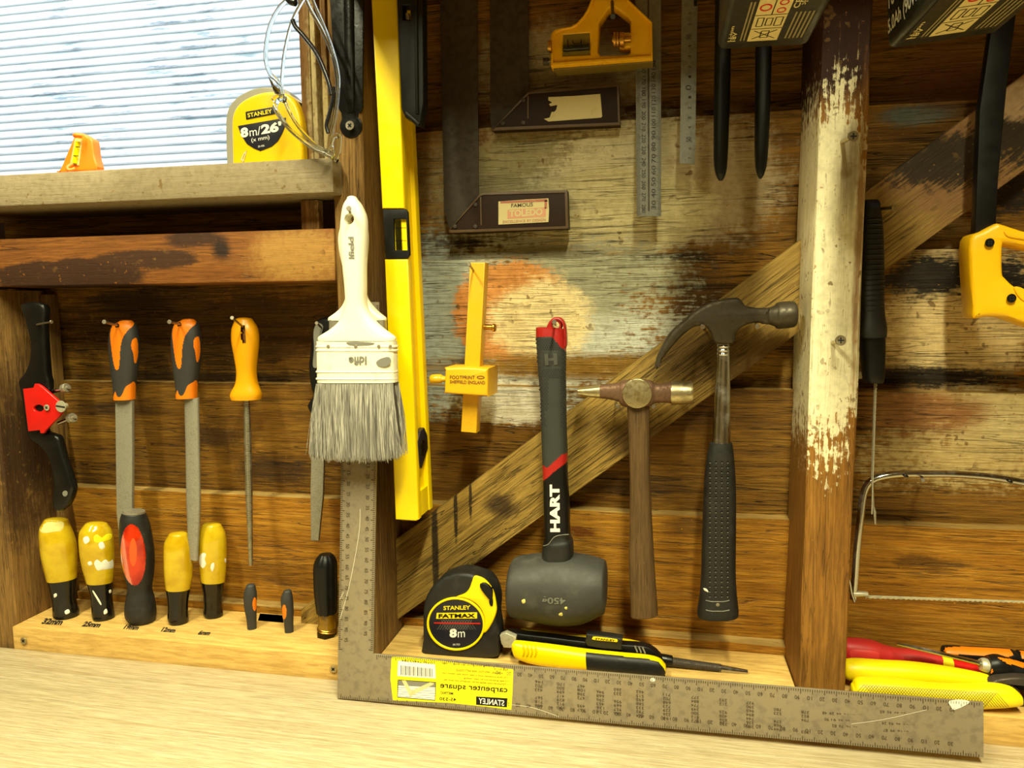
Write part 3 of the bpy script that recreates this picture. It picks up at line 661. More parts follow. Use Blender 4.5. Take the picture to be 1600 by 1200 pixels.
# ------------------------------------------------------------------ paint brushes
def brush(dx, dy, y, label, full=True):
    pl = YP(y); S = lambda pts: [(u+dx, v+dy) for u, v in pts]
    b = thing('paint_brush', label, 'brush', W(558+dx, 716+dy, y))
    hr = [(543, 311, 558, 311, .0045), (537, 322, 566, 322, .0065), (534, 340, 573, 340, .0075), (532.5, 362, 574, 362, .008), (534, 390, 573, 390, .0085), (537, 420, 572, 420, .0088), (540, 450, 572, 450, .0088), (541, 472, 572, 472, .0088), (538, 488, 577, 488, .009), (530, 503, 588, 503, .0092), (516, 515, 602, 515, .0096), (499, 526, 617, 526, .0098), (498, 532, 618, 532, .0098)]
    hr = [(a+dx, c+dy, e+dx, f+dy, g_) for a, c, e, f, g_ in hr]
    if not full: hr = [(560+(a-560-dx)*k, 497+(c-dy-527)*.76, 560+(e-560-dx)*k, 497+(f-dy-527)*.76, g_*.8) for (a, c, e, f, g_), k in zip(hr, (.8, .95, 1.05, 1.12, 1.12, 1.05, 1., .95, .9, .84, .78, .75, .75))]
    bm = loftbm(pl, hr, n=40, e=2.7, sub=5, dome=(.003, 0))
    bmesh.ops.recalc_face_normals(bm, faces=bm.faces[:])
    ho = fin('handle', bm, IVORY, b, 40)
    c = W(550.5+dx, 343.5+dy, y); hb = cylbm(c+Vector((0, -.03, 0)), c+Vector((0, .03, 0)), .0050, n=24); bmesh.ops.recalc_face_normals(hb, faces=hb.faces[:])
    hm = bpy.data.meshes.new('t'); hb.to_mesh(hm); hb.free(); cut = bpy.data.objects.new('t', hm); C.objects.link(cut)
    md = ho.modifiers.new('hole', 'BOOLEAN'); md.object = cut; md.solver = 'EXACT'
    me = bpy.data.meshes.new_from_object(ho.evaluated_get(bpy.context.evaluated_depsgraph_get())); ho.modifiers.clear(); ho.data = me
    for p in me.polygons: p.use_smooth = True
    me.set_sharp_from_angle(angle=.7); bpy.data.objects.remove(cut)
    if not full:
        f = loft('ferrule', pl, [(516, 500, 603, 500, .0065), (516, 550, 604, 550, .0065)], STEEL, b, n=40, e=5, sub=2)
        loft('bristles', pl, [(518, 549, 602, 549, .006), (512, 640, 606, 640, .006)], BRISG, b, n=40, e=4, sub=2)
        return b
    f = loft('ferrule', pl, [(498+dx, 533+dy, 618+dx, 533+dy, .0103), (498.5+dx, 563+dy, 619+dx, 563+dy, .0103), (499+dx, 597+dy, 620+dx, 597+dy, .0103)], FERR, b, n=40, e=5, sub=2)
    for v in (541, 547, 580, 591):
        loft('ferrule_bead', pl, [(497.5+dx, v-1.6+dy, 619+dx, v-1.6+dy, .0102), (497+dx, v+dy, 620+dx, v+dy, .0110), (497.5+dx, v+1.6+dy, 620+dx, v+1.6+dy, .0102)], FERR, f, n=40, e=5, sub=2)
    pf = YP(y-.0105)
    if full:
        for u in (513, 556, 592, 610): plate('rivet', pf, ell(u+dx, 541+dy, 2.6, 2.6, 12), .0012, STEEL, f, .0003, .0008)
        text('ldfie', (573+dx, 556.5+dy), (545+dx, 557.5+dy), (573+dx, 570+dy), pf, GRYPR, f, lift=.0004, bold=.03)
        plate('wear_mark', pf, cat(S([(588, 566), (596, 560), (608, 558), (611, 566), (602, 573), (592, 572)]), 4), .0002, GRYPR, f, 0, .0004)
        plate('wear_mark', pf, cat(S([(541, 535), (560, 534), (585, 536), (575, 539), (552, 540)]), 4), .0002, GRYPR, f, 0, .0004)
        text('lfield', (554+dx, 404+dy), (553+dx, 370+dy), (545+dx, 404+dy), YP(y-.0089), GRYPR, ho, lift=.0003, bold=.02)
    loft('bristle_core', pl, [(501+dx, 596+dy, 617+dx, 596+dy, .0085), (497+dx, 650+dy, 622+dx, 650+dy, .0095), (494+dx, 705+dy, 626+dx, 705+dy, .0085)], BRISD, b, n=40, e=4, sub=3)
    bm = bmesh.new()
    n = 2600 if full else 200
    for k in range(n):
        s = random.uniform(-1, 1); dd = random.choice((-1, -1, -1, -1, 1)) * random.uniform(.8, 1.) if random.random() < .75 else random.uniform(-1, 1)
        u0 = 559.5+dx+s*58.5; u1 = 560.5+dx+s*(69+random.gauss(0, 1.2))+random.gauss(0, 2.2); v1 = 714+dy+random.gauss(0, 2.6)-abs(s)**4*5
        p0 = W(u0, 598+dy, y)+Vector((0, dd*.0098, 0)); p1 = W(u1, v1, y)+Vector((0, dd*.0115*random.uniform(.6, 1.05), 0)); m = (p0+p1)/2+Vector((random.gauss(0, .0006), dd*.0025, 0))
        wv = Vector((.00032, 0, 0)); wy = Vector((0, .0003, 0)); rows = []
        for q, kk in ((p0, 1), (m, 1.), (p1, .5)): rows.append([bm.verts.new(q+wv*kk), bm.verts.new(q-wv*kk), bm.verts.new(q-wy*kk*1.2)])
        for a, c2 in zip(rows, rows[1:]):
            for i in range(3): bm.faces.new((a[i], a[(i+1) % 3], c2[(i+1) % 3], c2[i]))
    o = fin('bristles', bm, BRISG, b); o['kind'] = 'stuff'
    return b
brush(0, 0, -.126, 'front white handled paint brush with grey bristles hung on the centre post')
b2 = brush(0, 0, -.1065, 'second white paint brush mostly hidden behind the front brush', False)
decal('red_patch', b2.children[0], [(574, 350), (577, 350), (579, 372), (575, 372)], RED, b2)
# ------------------------------------------------------------------ left bay: spokeshave and files
ss = thing('spokeshave', 'black iron spokeshave with red blade cap hung beside the left stud', 'spokeshave', W(70, 790, -.07))
PS = YP(-.078)
so = [(31, 475), (37, 500), (45, 535), (44, 562), (38, 580), (28, 594), (28, 604), (34, 635), (41, 681), (57, 695), (72, 712), (79, 735), (82, 760), (80, 785), (84, 797), (92, 800), (104, 790), (112, 768), (110, 752), (97, 712), (89, 684), (78, 678), (68, 668), (75, 605), (72, 585), (69, 547), (67, 510), (66, 476)]
plate('body', PS, cat(so, 4), .011, IRON, ss, .0035)
cap = plate('blade_cap', PS, [[(42, 607), (58, 605), (60, 599), (64, 599), (71, 603), (103, 631), (102, 645), (77, 671), (74, 676), (69, 676), (68, 671), (50, 673)], ell(66, 637, 8, 5.5, 18)], .004, RED, ss, .0008, .0055)
plate('keyhole_floor', PS, ell(66, 637, 8, 5.5, 18), .001, B_PL, ss, 0, .002)
screw('cap_screw', 75, 636.5, -.0835, .0035, ss, SCRW); screw('slotted_screw', 99, 634.5, -.0845, .0066, ss, SCRW, slot=True)
for (a, b_, c_, d_, r_) in ((82, 612, 100, 607, .0052), (92, 661, 110, 654, .0056)):
    p, q = W(a, b_, -.074), W(c_, d_, -.076); dv = (q-p).normalized(); t = cyl('thumbscrew', p, q, .0022, CHROME, ss)
    bm = bmesh.new(); bx = dv.orthogonal().normalized(); by = dv.cross(bx)
    for k in range(24):
        pass
    ringsbm([(q-dv*.001, bx*r_*.95, by*r_*.95), (q, bx*r_, by*r_), (q+dv*.004, bx*r_, by*r_), (q+dv*.005, bx*r_*.9, by*r_*.9)], 14, bm=bm)
    fin('knurled_head', bm, STEEL, t, 20)
    cyl('screw_tip', q+dv*.005, q+dv*.0075, .002, STEEL, t)
plate('hang_hole', PS, ell(102, 771, 4, 4.5, 14), .0006, GRYPR, ss, .0, .0005)
def file_handle(dx, dy, y, label, blade, half):
    pl = YP(y); S = lambda pts: [(u+dx, v+dy) for u, v in pts]
    t = thing('file', label, 'file', W(195+dx, 850, y), 'files with orange and grey handles')
    rows = [(187, 503, 207, 503, .006), (176, 512, 213, 512, .010), (173, 535, 215, 535, .0118), (174.5, 560, 214.5, 560, .0118), (177, 585, 212, 585, .0108), (179.5, 605, 209.5, 605, .0098), (180.5, 624, 209, 624, .0098)]
    bm = loftbm(pl, [(a+dx, b+dy, c+dx, d+dy, e) for a, b, c, d, e in rows], n=144, e=2.3, sub=24, dome=(.0025, 0))
    o1 = S(cat([(184, 498), (176, 508), (172, 522), (174, 545), (177, 565), (180, 576), (184, 578), (186.5, 570), (188, 545), (192, 528), (200, 516), (208, 509), (209, 503), (198, 498)], 5))
    o2 = S(cat([(214, 529), (207, 531), (205, 541), (208, 552), (210, 566), (213, 566), (216, 550)], 5)); o3 = S(cat([(180, 612), (183, 619), (188, 620), (192, 614), (196, 605), (203, 600), (211, 598), (212, 627), (179, 627)], 4))
    inl = [carve_px(bm, q) for q in (o1, o2, o3)]
    h = fin('handle', bm, B_GRIP, t, 40)
    for b_ in inl: fin('orange_inlay', b_, ORANGE, h, 40)
    plate('hang_hole', YP(y-.0088), ell(184+dx, 510+dy, 3, 5, 14), .0006, B_PL, h, 0, .001)
    if half: loft('blade', pl, [(181+10.5+dx, 622, 208.5+dx+5, 622, .004), (193.5+dx, 700, 215+dx, 700, .004), (195+dx, 790, 216+dx, 790, .0038), (198.5+dx, 872, 212+dx, 876, .003)], FILEST, t, n=24, e=2.4)
    else: plate('blade', pl, [(182, 622), (208, 622), (208.5, 700), (208, 800), (203, 856), (190, 856), (184, 800)], .005, FILEST, t, .0008, .0025)
    return t
file_handle(0, 0, -.042, 'flat file with orange and grey handle, first file from the left stud', 0, False)
file_handle(97, -2, -.042, 'half round file with orange and grey handle, second file from the left stud', 0, True)
rf = thing('file', 'round file with plain yellow handle hanging on the left wall', 'file', W(391, 883, -.04))
bm = loftbm(YP(-.04), [(369, 500, 394, 500, .008), (364.5, 514, 401, 514, .0115), (364, 533, 403, 533, .0118), (368, 556, 401, 556, .0112), (371.5, 580, 399, 580, .010), (370, 598, 401, 598, .0105), (363.5, 612, 406, 612, .0125), (362, 618, 407, 618, .013), (363.5, 624, 406, 624, .0125)], n=72, e=2.3, sub=8, dome=(.003, 0))
sl = carve_px(bm, cat([(377, 510), (382, 508), (384, 516), (384.5, 532), (381, 538), (377.5, 532), (377, 520)], 4))
for v in sl.verts: v.co.y += .004
fin('handle', bm, AMBER_H, rf, 40); fin('hang_slot', sl, plastic('slot', (110, 66, 4), .6, 0), rf, 40)
bm = bmesh.new(); N_ = 150; R_ = []
for k in range(N_+1):
    t = k/N_; c = W(385.5+t*6.5, 624+t*259, -.04); r = (.0032+.0007*min(t*6, 1))*(1-.42*max(0, t-.55)/.45)*(1+.055*(k % 2)); R_.append((c, Vector((r, 0, 0)), Vector((0, r, 0))))
ringsbm(R_, 12, bm=bm); fin('rod', bm, metal('round file steel', (160, 156, 140), .38, .25), rf, 15)
hf = thing('file', 'old file with black handle half hidden behind the paint brush', 'file', W(495, 845, -.03))
PH = YP(-.048)
plate('handle', PH, cat([(500, 497), (489, 506), (484, 540), (480.5, 575), (484, 606), (487, 618), (479, 632), (480, 640), (490, 652), (518, 652), (524, 640), (520, 625), (526, 590), (528, 540), (522, 502), (512, 496)], 4), .018, B_PL, hf, .005)
plate('handle_channel', PH, cat([(494, 507), (490, 520), (491, 545), (489, 570), (493, 575), (496, 570), (497, 545), (503, 520), (505, 510), (500, 505)], 3), .001, GRYPR, hf, 0, .0005)
plate('blade', YP(-.037), [(488, 650), (508, 650), (506, 720), (504.5, 775), (497.5, 845), (485.5, 845), (485, 760)], .004, FILEST, hf, .0006, .0)
# ------------------------------------------------------------------ chisels and small tools standing in the rack
def rackY(u, v):
    return ZP(ZR).hit(u, v).y
def chisel(label, top, body, wrap, tipn=None, mats=(ACET, TAPEB), dome=.003, group='yellow chisels in the rack', name='chisel'):
    vb = wrap[-1][1]; ub = (wrap[-1][0]+wrap[-1][2])/2
    y = min(rackY(ub, vb-4), -.02); pl = FP(ub, vb, y)
    t = thing(name, label, name, W(ub, vb, y), group)
    loft('handle', pl, body, mats[0], t, n=28, e=2.3, sub=5, dome=(dome, 0), dr=.85)
    loft('neck_wrap', pl, wrap, mats[1], t, n=28, e=2.2, sub=5, dome=(0, .0006), dr=.85)
    if tipn: loft('ferrule', pl, tipn, BRASS, t, n=20, sub=2)
    return t, pl
c1, pl1 = chisel('tall yellow chisel handle with chipped top at the 32mm mark', 0, [(68, 814, 107, 812), (60.5, 828, 114, 828), (60.5, 850, 120, 848), (64, 876, 121.5, 874), (72, 908, 121, 900)], [(72, 904, 121, 897), (78, 928, 119, 926), (81, 945, 121, 943), (81.5, 955, 124, 953), (82, 963, 124, 963), (86, 967, 121, 967)])
c2, pl2 = chisel('yellow chisel handle with white flakes and yellow paint at the 25mm mark', 0, [(132, 820, 169, 819), (123.5, 832, 176, 830), (122.5, 852, 179, 852), (126, 880, 179.5, 878), (134, 911, 177, 907)], [(135, 911, 177, 906), (141, 932, 176, 930), (142.5, 950, 178, 950), (143, 963, 180, 962), (146, 970, 178, 970)])
c4, pl4 = chisel('shorter yellow chisel handle, clean and smooth, at the 12mm mark', 0, [(263, 836, 294, 834), (256, 850, 300, 848), (255, 872, 302, 870), (256, 900, 301, 898), (258.5, 921, 298, 918)], [(258.5, 921, 298, 917), (261.5, 940, 294.5, 938), (262, 955, 294, 955), (261.5, 968, 295, 966), (266, 977, 293, 976)])
c5, pl5 = chisel('yellow chisel handle with white flakes beside the 6mm mark', 0, [(316, 821, 346, 820), (310, 834, 353, 833), (309, 855, 355, 855), (311, 885, 354, 885), (314, 909, 352, 907)], [(313.5, 909, 351.5, 906), (317.5, 930, 347.5, 930), (318, 948, 347, 948), (317.5, 960, 349, 959), (322, 967, 346, 965)], [(322, 965, 346, 963), (325, 979, 344, 977)])
chip = plastic('chipped frosted acetate', (206, 196, 120), .9, .5, (140, 120, 40), 200, .8)
H = lambda c: [o for o in c.children if o.name.startswith('handle')][0]
NW = lambda c: [o for o in c.children if o.name.startswith('neck')][0]
decal('chipped_top', H(c1), cat([(62, 824), (64, 817), (76, 813), (92, 814), (100, 818), (96, 829), (84, 831), (72, 833), (64, 831)], 3), chip, c1, .0005)
decal('yellow_paint_spot', H(c2), cat([(147, 838), (152, 835), (158, 841), (166, 835), (174, 834), (173, 842), (162, 846), (152, 848), (147, 845)], 3), STK, c2, .0005)
for par, o, qs in ((c2, H(c2), ([(147, 880), (152, 874), (157, 879), (165, 874), (172, 880), (176, 874), (177, 886), (170, 889), (160, 890), (152, 891)], [(154, 850), (160, 846), (164, 855), (157, 858)], [(130, 841), (137, 838), (140, 845), (133, 850)], [(137, 879), (142, 877), (144, 882), (139, 884)])), (c2, NW(c2), ([(145, 925), (147, 924), (158, 942), (156, 944)], [(162, 955), (166, 951), (168, 957), (163, 960)], [(170, 923), (173, 921), (174, 925), (171, 927)])),
                  (c5, H(c5), ([(312, 869), (317, 864), (322, 866), (320, 874), (322, 881), (317, 888), (312, 881)], [(330, 882), (334, 879), (335, 885), (332, 893), (329, 888)], [(351, 873), (353, 873), (353, 879), (351, 878)])), (c1, NW(c1), ([(101, 955), (107, 952), (109, 957), (103, 960)], [(84, 929), (88, 927), (89, 931), (85, 934)]))):
    for q in qs: decal('paint_fleck', o, cat(q, 3), PAINTFLK, par, .0005)
y3 = rackY(218, 972); pl3 = FP(218, 972, y3)
c3 = thing('chisel', 'black rubber gripped chisel with red see-through window at the 19mm mark', 'chisel', W(218, 972, y3))
bm = loftbm(pl3, [(190, 803, 228, 801, .014), (186.5, 815, 234, 815, .016), (185.5, 840, 239, 840, .018), (188, 868, 242, 866, .018), (192.5, 895, 241, 893, .0165), (198.5, 918, 238, 916, .014), (196.5, 935, 242, 933, .0155), (194, 952, 244.5, 950, .0165), (195.5, 966, 243, 965, .0155), (203, 974, 233, 974, .011)], n=160, e=2.2, sub=16, dome=(.002, .0008))
win_ = carve_px(bm, ell(208, 867, 19.5, 48, 40, rot=-.06)); fin('handle', bm, B_RUB, c3, 40); fin('red_window', win_, REDACE, c3, 40)
decal('window_oval', c3.children[1], ell(208, 863, 6, 22, 24), plastic('worn red', (226, 84, 30), .35, .5, (120, 30, 10), 200), c3, .0005)
loft('steel_cap', pl3, [(190, 802, 228, 800, .013), (192, 798.5, 227, 797.5, .013)], STEEL, c3, n=24, sub=1)
for pts, ov, lab in ((([(384, 917, 399, 915), (380.5, 930, 401.5, 928), (381.5, 950, 401, 948), (385, 968, 401, 966), (386.5, 984, 401, 982)]), (398, 944, 3.4, 10.5, .0), 'small grey handled tool with orange dot standing left of the rack slot'),
                     (([(442, 926, 456, 924), (438.5, 938, 458, 936), (440.5, 955, 459, 954), (443.5, 972, 458.5, 971), (445, 989, 459, 987)]), (444, 956, 3.6, 11.5, 0), 'small grey handled tool with orange dot standing right of the rack slot')):
    yb = rackY((pts[-1][0]+pts[-1][2])/2, pts[-1][1]-2); t = thing('hand_tool', lab, 'tool', W(pts[-1][0]+7, pts[-1][1], yb), 'small grey tools in the rack')
    bm = loftbm(FP(pts[-1][0]+7, pts[-1][1], yb), pts, n=96, e=2.4, sub=14, dome=(.003, 0), dr=.9); d_ = carve_px(bm, ell(ov[0], ov[1], ov[2], ov[3], 24)); fin('handle', bm, B_GRIP, t, 40); fin('orange_dot', d_, ORANGE, t, 40)
    bu = W((pts[-1][0]+pts[-1][2])/2, pts[-1][1], yb); cyl('shank', (bu.x, yb, ZR-.04), (bu.x, yb, bu.z+.002), .0022, STEEL, t)
yb = rackY(510, 993); sd = thing('screwdriver', 'black fluted screwdriver handle with amber lower end beside the square', 'screwdriver', W(510, 996, yb))
SF = FP(510, 993, yb); bm = bmesh.new(); rings = []
prof = [(509, 866, 10), (509, 872, 15), (508.5, 882, 18.6), (508.5, 900, 19), (509, 925, 18.5), (510, 945, 17), (510.5, 957, 16)]
for u, v, r in cat7([list(q) for q in prof], 5):
    c = SF.hit(u, v); rr = (SF.hit(u+r, v)-c).length; rings.append((c, rr))
prev = None; nn = 64
for c, rr in rings:
    cur = [bm.verts.new(c+Vector((math.cos(a), math.sin(a), 0))*rr*(1-.05*(math.cos(8*a) > .3))) for a in (2*math.pi*i/nn for i in range(nn))]
    if prev:
        for i in range(nn): bm.faces.new((prev[i], prev[(i+1) % nn], cur[(i+1) % nn], cur[i]))
    else: bm.faces.new(cur)
    prev = cur
bm.faces.new(prev[::-1]); fin('grip', bm, B_PL, sd, 40)
loft('amber_end', SF, [(495, 956, 526, 956), (497, 970, 526, 970), (496, 980, 526.5, 979)], tinted('amber end', (150, 110, 10), (90, 60, 4)), sd, sub=3)
for v in (981, 984): loft('collar_ring', SF, [(496, v-1, 526, v-1), (495, v, 527, v), (496, v+1.4, 526, v+1.4)], BRASS, sd, sub=1)
c = W(510.5, 990, yb); bm = cylbm(c+Vector((0, 0, .005)), c-Vector((0, 0, .0045)), .0108, n=6); fin('hex_bolster', bm, metal('dark bolster', (60, 54, 36), .4, .3), sd, 20)
cyl('shank', (c.x, yb, ZR-.03), (c.x, yb, c.z), .003, STEEL, sd)
# the nails of the left bay
nail(58, 507, -.079, 'nail through the spokeshave, leaning right', 80, 503, -.092)
nail(185, 509, -.047, 'nail at the first file from the left stud, sticking out left', 163, 503, -.105, r=.0013); nail(283, 507, -.047, 'nail at the second file from the left stud, sticking out left', 265, 503, -.092, r=.0013)
nail(381, 512, -.047, 'nail in the slot of the yellow file handle', 363, 497, -.09, r=.0012); nail(502, 512, -.05, 'nail at the black handled file behind the brush', 495, 505, -.08)
nail(552, 346, -.087, 'nail through the hole of the front white brush', 545, 326, -.146, r=.0013)
# ------------------------------------------------------------------ window sill: tape, line level, glasses
ts_y = -.062; pt = YP(ts_y-.018)
tm = thing('tape_measure', 'yellow tape measure with black badge reading 8m/26 on the window sill', 'tape measure', W(415, 250, ts_y), 'tape measures')
body = [(362, 262), (361, 215), (361, 187), (365, 172), (374, 160), (388, 151), (404, 145), (424, 142), (446, 145), (458, 154), (466, 171), (471, 190), (472, 207), (473, 237), (474, 262)]
def sm_open(pts, n=4): return cat(pts, n, False)
plate('case', pt, sm_open(body), .036, plastic('yellow case', (232, 190, 10), .3, .2, (200, 150, 0)), tm, .004)
plate('case_rim', YP(ts_y), sm_open([(359, 262), (357.5, 215), (358, 186), (363, 168), (374, 155), (388, 146), (404, 140), (424, 138), (449, 142), (461, 152), (470, 170), (475, 190), (476, 207), (477, 262)]), .02, plastic('grey tape rim', (150, 146, 130), .4, .2), tm, .002, .006)
plate('lock_button', YP(ts_y), [(466, 158), (474, 163), (480, 182), (481, 205), (472, 200)], .014, NAVY, tm, .002, .008)
bdg = cat([(372, 197), (409, 190), (447, 184), (446, 196), (441, 209), (434, 221), (425, 229), (407, 236), (397, 232), (386, 225), (377, 211)], 3)
plate('badge', pt, [(372, 197), (447, 184), (446, 196), (441, 209), (434, 221), (425, 229), (407, 236), (397, 232), (386, 225), (377, 211)], .0006, NAVY, tm, .0001, .0006)
plate('name_plate', pt, [(384, 175), (428, 167), (430, 178), (385, 187)], .0006, NAVY, tm, .0001, .0006)
TX = dict(lift=.0008, bold=.02)
text('STANLEY', (388, 184), (426, 177), (387, 177.5), pt, YPR, tm, **TX)
text('8', (377, 216), (389, 214), (376, 200.5), pt, WHT, tm, lift=.0008, bold=.05); text('m/', (391, 213.5), (408, 211), (390, 200), pt, WHT, tm, lift=.0008, bold=.0)
text("26'", (409, 210.5), (441, 205), (408, 195), pt, WHT, tm, lift=.0008, bold=.05)
text('(x mm)', (394, 224), (422, 219), (393, 216), pt, WHT, tm, lift=.0008); text('30-456', (404, 231), (414, 229), (403.5, 228), pt, WHT, tm, lift=.0008)
plate('case_scuff', pt, [[(376, 250), (381, 239), (386, 235), (384, 243), (381, 254)], [(379, 249), (382, 241), (383, 240), (381, 249)]], .0006, CREAMST, tm, .0002, .0005)
ll = thing('line_level', 'small orange line level clip standing on the window sill', 'level', W(120, 268, -.09)); pL = YP(-.088)
plate('clip', pL, cat([(88, 270), (94, 263), (105, 237), (114, 216), (116, 209), (122, 207), (130, 209), (137, 214), (143, 218), (145, 230), (147, 245), (150, 266), (120, 268)], 3), .012, plastic('orange clip', (255, 124, 24), .4, .1), ll, .002)
plate('vial_slot', pL, [(118, 216), (129, 218), (124, 259), (110, 257)], .002, plastic('pale slot', (200, 190, 120), .5), ll, .0004, .001)
tube('vial', [W(122, 221, -.0895), W(117, 255, -.0895)], .0026, plastic('yellow vial', (226, 214, 10), .1, 0), ll, smooth=0, n=14)
for a, b in (((118.5, 229), (125, 230)), ((115, 243), (122, 244))): tube('vial_line', [W(*a, -.0922), W(*b, -.0922)], .0004, B_PL, ll, smooth=0, n=6)
tube('hook', [W(113, 257, -.094), W(106, 262, -.097), W(108, 266, -.097), W(118, 264, -.094)], .0022, plastic('orange hook', (255, 124, 24), .4, .1), ll)
tube('hook', [W(128, 212, -.094), W(120, 211, -.097), W(117, 212, -.096)], .0024, plastic('orange hook', (255, 124, 24), .4, .1), ll)
# safety glasses
sg = thing('safety_glasses', 'clear safety glasses with dark arm tips hanging at the window jamb', 'glasses', W(520, 245, -.12))
def gl(pts, y=-.125, dy=()): return [W(u, v, y+(dy[i] if i < len(dy) else 0)) for i, (u, v) in enumerate(pts)]
def ctube(name, pts, r, y=-.125, mat=CLR, flat=None): tube(name, gl(pts, y), r, mat, sg, smooth=6, n=10, flat=flat)
ctube('lens_rim', [(470, -40), (455, -8), (434, 16), (420, 48), (415, 88), (421, 113), (436, 130), (441, 150), (434, 158), (430, 168), (437, 182), (458, 207), (490, 232), (514, 243), (527, 252)], .0021)
ctube('lens_edge', [(505, -40), (480, -10), (458, 30), (447, 70), (442, 105), (440, 148), (446, 160), (455, 180), (472, 205), (497, 229), (524, 240)], .0017, -.118)
ctube('brow_bar', [(468, -30), (482, 8), (502, 45), (518, 82), (526, 115), (527, 145), (522, 180), (516, 210), (513, 235)], .0019, -.112)
ctube('brow_bar', [(478, -30), (492, 8), (508, 45), (522, 85), (529, 120), (528, 150), (524, 185), (518, 215), (522, 248)], .0015, -.122)
DK = plastic('smoke dark arm', (26, 26, 30), .25, .1)
ctube('arm', [(457, 31), (462, 42), (476, 58), (494, 82), (506, 108), (514, 130), (518, 148)], .0021, -.128, DK)
ctube('arm', [(521, 136), (520, 158), (514, 180), (510, 196), (513, 208)], .0019, -.116, DK)
ctube('hinge', [(507, 238), (514, 234), (520, 216), (530, 212), (529, 235), (524, 250)], .0022, -.12)
ctube('nose_bridge', [(428, 158), (436, 152), (445, 156)], .0034, -.122)
ctube('hinge_knob', [(448, -6), (455, 2), (462, 4)], .0036, -.126, DK)
lensm = bpy.data.materials.new('thin clear lens'); lensm.use_nodes = True; t_ = lensm.node_tree; t_.nodes.remove(t_.nodes['Principled BSDF'])
a_ = t_.nodes.new('ShaderNodeBsdfTransparent'); b_ = t_.nodes.new('ShaderNodeBsdfGlossy'); c_ = t_.nodes.new('ShaderNodeMixShader'); f_ = t_.nodes.new('ShaderNodeFresnel')
a_.inputs[0].default_value = (.93, .95, .95, 1); b_.inputs['Roughness'].default_value = .04; f_.inputs[0].default_value = 1.5
for x, y in ((f_.outputs[0], c_.inputs[0]), (a_.outputs[0], c_.inputs[1]), (b_.outputs[0], c_.inputs[2]), (c_.outputs[0], t_.nodes['Material Output'].inputs[0])): t_.links.new(x, y)
def lens(A, B, ya, yb):
    A, B = cat(A, 6, False), cat(B, 6, False); bm = bmesh.new(); prev = None; n = min(len(A), len(B))
    for i in range(n):
        p, q = W(*A[i], ya), W(*B[i], yb); m = (p+q)/2+Vector((-.004, -.006, 0)); cur = [bm.verts.new(x) for x in (p, (p+m)/2+Vector((-.0012, -.0015, 0)), m, (q+m)/2+Vector((-.0012, -.0015, 0)), q)]
        if prev:
            for k in range(4): bm.faces.new((prev[k], prev[k+1], cur[k+1], cur[k]))
        prev = cur
    fin('lens', bm, lensm, sg, 60)
lens([(455, -8), (434, 16), (420, 48), (415, 88), (421, 113), (441, 150)], [(480, -10), (458, 30), (447, 70), (442, 105), (440, 130), (440, 148)], -.125, -.118)
lens([(430, 168), (437, 182), (458, 207), (490, 232), (514, 243)], [(446, 160), (455, 180), (472, 205), (497, 229), (524, 240)], -.125, -.118)
# ------------------------------------------------------------------ squares and rules high on the wall
def try_square(label, stock, blade, yb, group, rivets, ins):
    t = thing('try_square', label, 'square', W(stock[0][0], stock[0][1], -.02), group)
    plate('blade', YP(yb), blade, .0018, STEELD, t, .0002)
    pl = YP(yb-.009); plate('stock', pl, stock, .017, plastic('dark stained stock', (40, 24, 14), .55, .4, (70, 42, 24), 50, spec=.2), t, .0012)
    u0 = sum(p[0] for p in stock)/len(stock); v0 = sum(p[1] for p in stock)/len(stock)
    plate('brass_edge', pl, [[(u0+(u-u0)*1.004, v0+(v-v0)*1.01) for u, v in stock], [(u0+(u-u0)*.975, v0+(v-v0)*.90) for u, v in stock]], .002, plastic('worn stock edge', (86, 66, 44), .4, .5, (40, 26, 16)), t, .0006, .0008)
    for (u, v) in rivets: plate('rivet', pl, ell(u, v, 3.4, 3.4, 16), .002, STEELD, t, .0005, .0012)
    plate('stock_line', pl, ins, .001, plastic('worn line', (90, 72, 50), .4, .2), t, .0002, .0006)
    return t, pl
q1, pq1 = try_square('upper try square with dark stock and torn blank sticker', [(769, 204), (825, 144), (967, 131), (969, 195)], [(765, -60), (825, -60), (826, 150), (769, 203), (766, 190)], -.0085, 'try squares on the middle wall', ((818, 157), (786, 193), (818, 192)), [(824, 150), (826, 150), (826, 185), (824, 185)])
plate('torn_sticker', pq1, [(850, 186), (857, 190), (939, 184), (941, 182), (938, 147), (900, 150), (857, 152), (857, 157), (863, 160), (858, 163), (860, 166), (866, 165), (871, 164), (869, 172), (866, 175), (862, 175), (859, 184)], .0004, CREAMST, q1, 0, .0006)
q2, pq2 = try_square('lower try square with dark stock and red lettered sticker', [(701, 361), (749, 304), (755, 301), (886, 297), (888, 357), (704, 364)], [(686, -60), (745, -60), (748, 306), (703, 361), (694, 330)], -.0085, 'try squares on the middle wall', ((743, 320), (711, 354), (743, 354)), [(750, 308), (752, 308), (753, 352), (751, 352)])
plate('sticker', pq2, [(779, 315), (820, 312), (857, 310), (858, 328), (857, 347), (779, 351)], .0004, CREAMST, q2, 0, .0006)
plate('sticker_panel', pq2, [(793, 328), (853, 324), (853, 339), (793, 342)], .0002, plastic('faded red', (208, 150, 120), .6, .6, (206, 184, 140), 90), q2, 0, .0008)
fr = plastic('faded print', (172, 104, 84), .6, .5, (200, 170, 130), 120)
plate('sticker_border', pq2, [[(782, 315), (855, 311), (856, 315), (782, 318)]], .0002, fr, q2, 0, .0008); plate('sticker_border', pq2, [(851, 313), (855, 313), (855, 326), (851, 326)], .0002, fr, q2, 0, .0008)
text('FAMOUS', (799, 324.5), (833, 322.5), (799, 318.5), pq2, plastic('grey brown print', (84, 66, 48), .6), q2, lift=.0009, bold=.01)
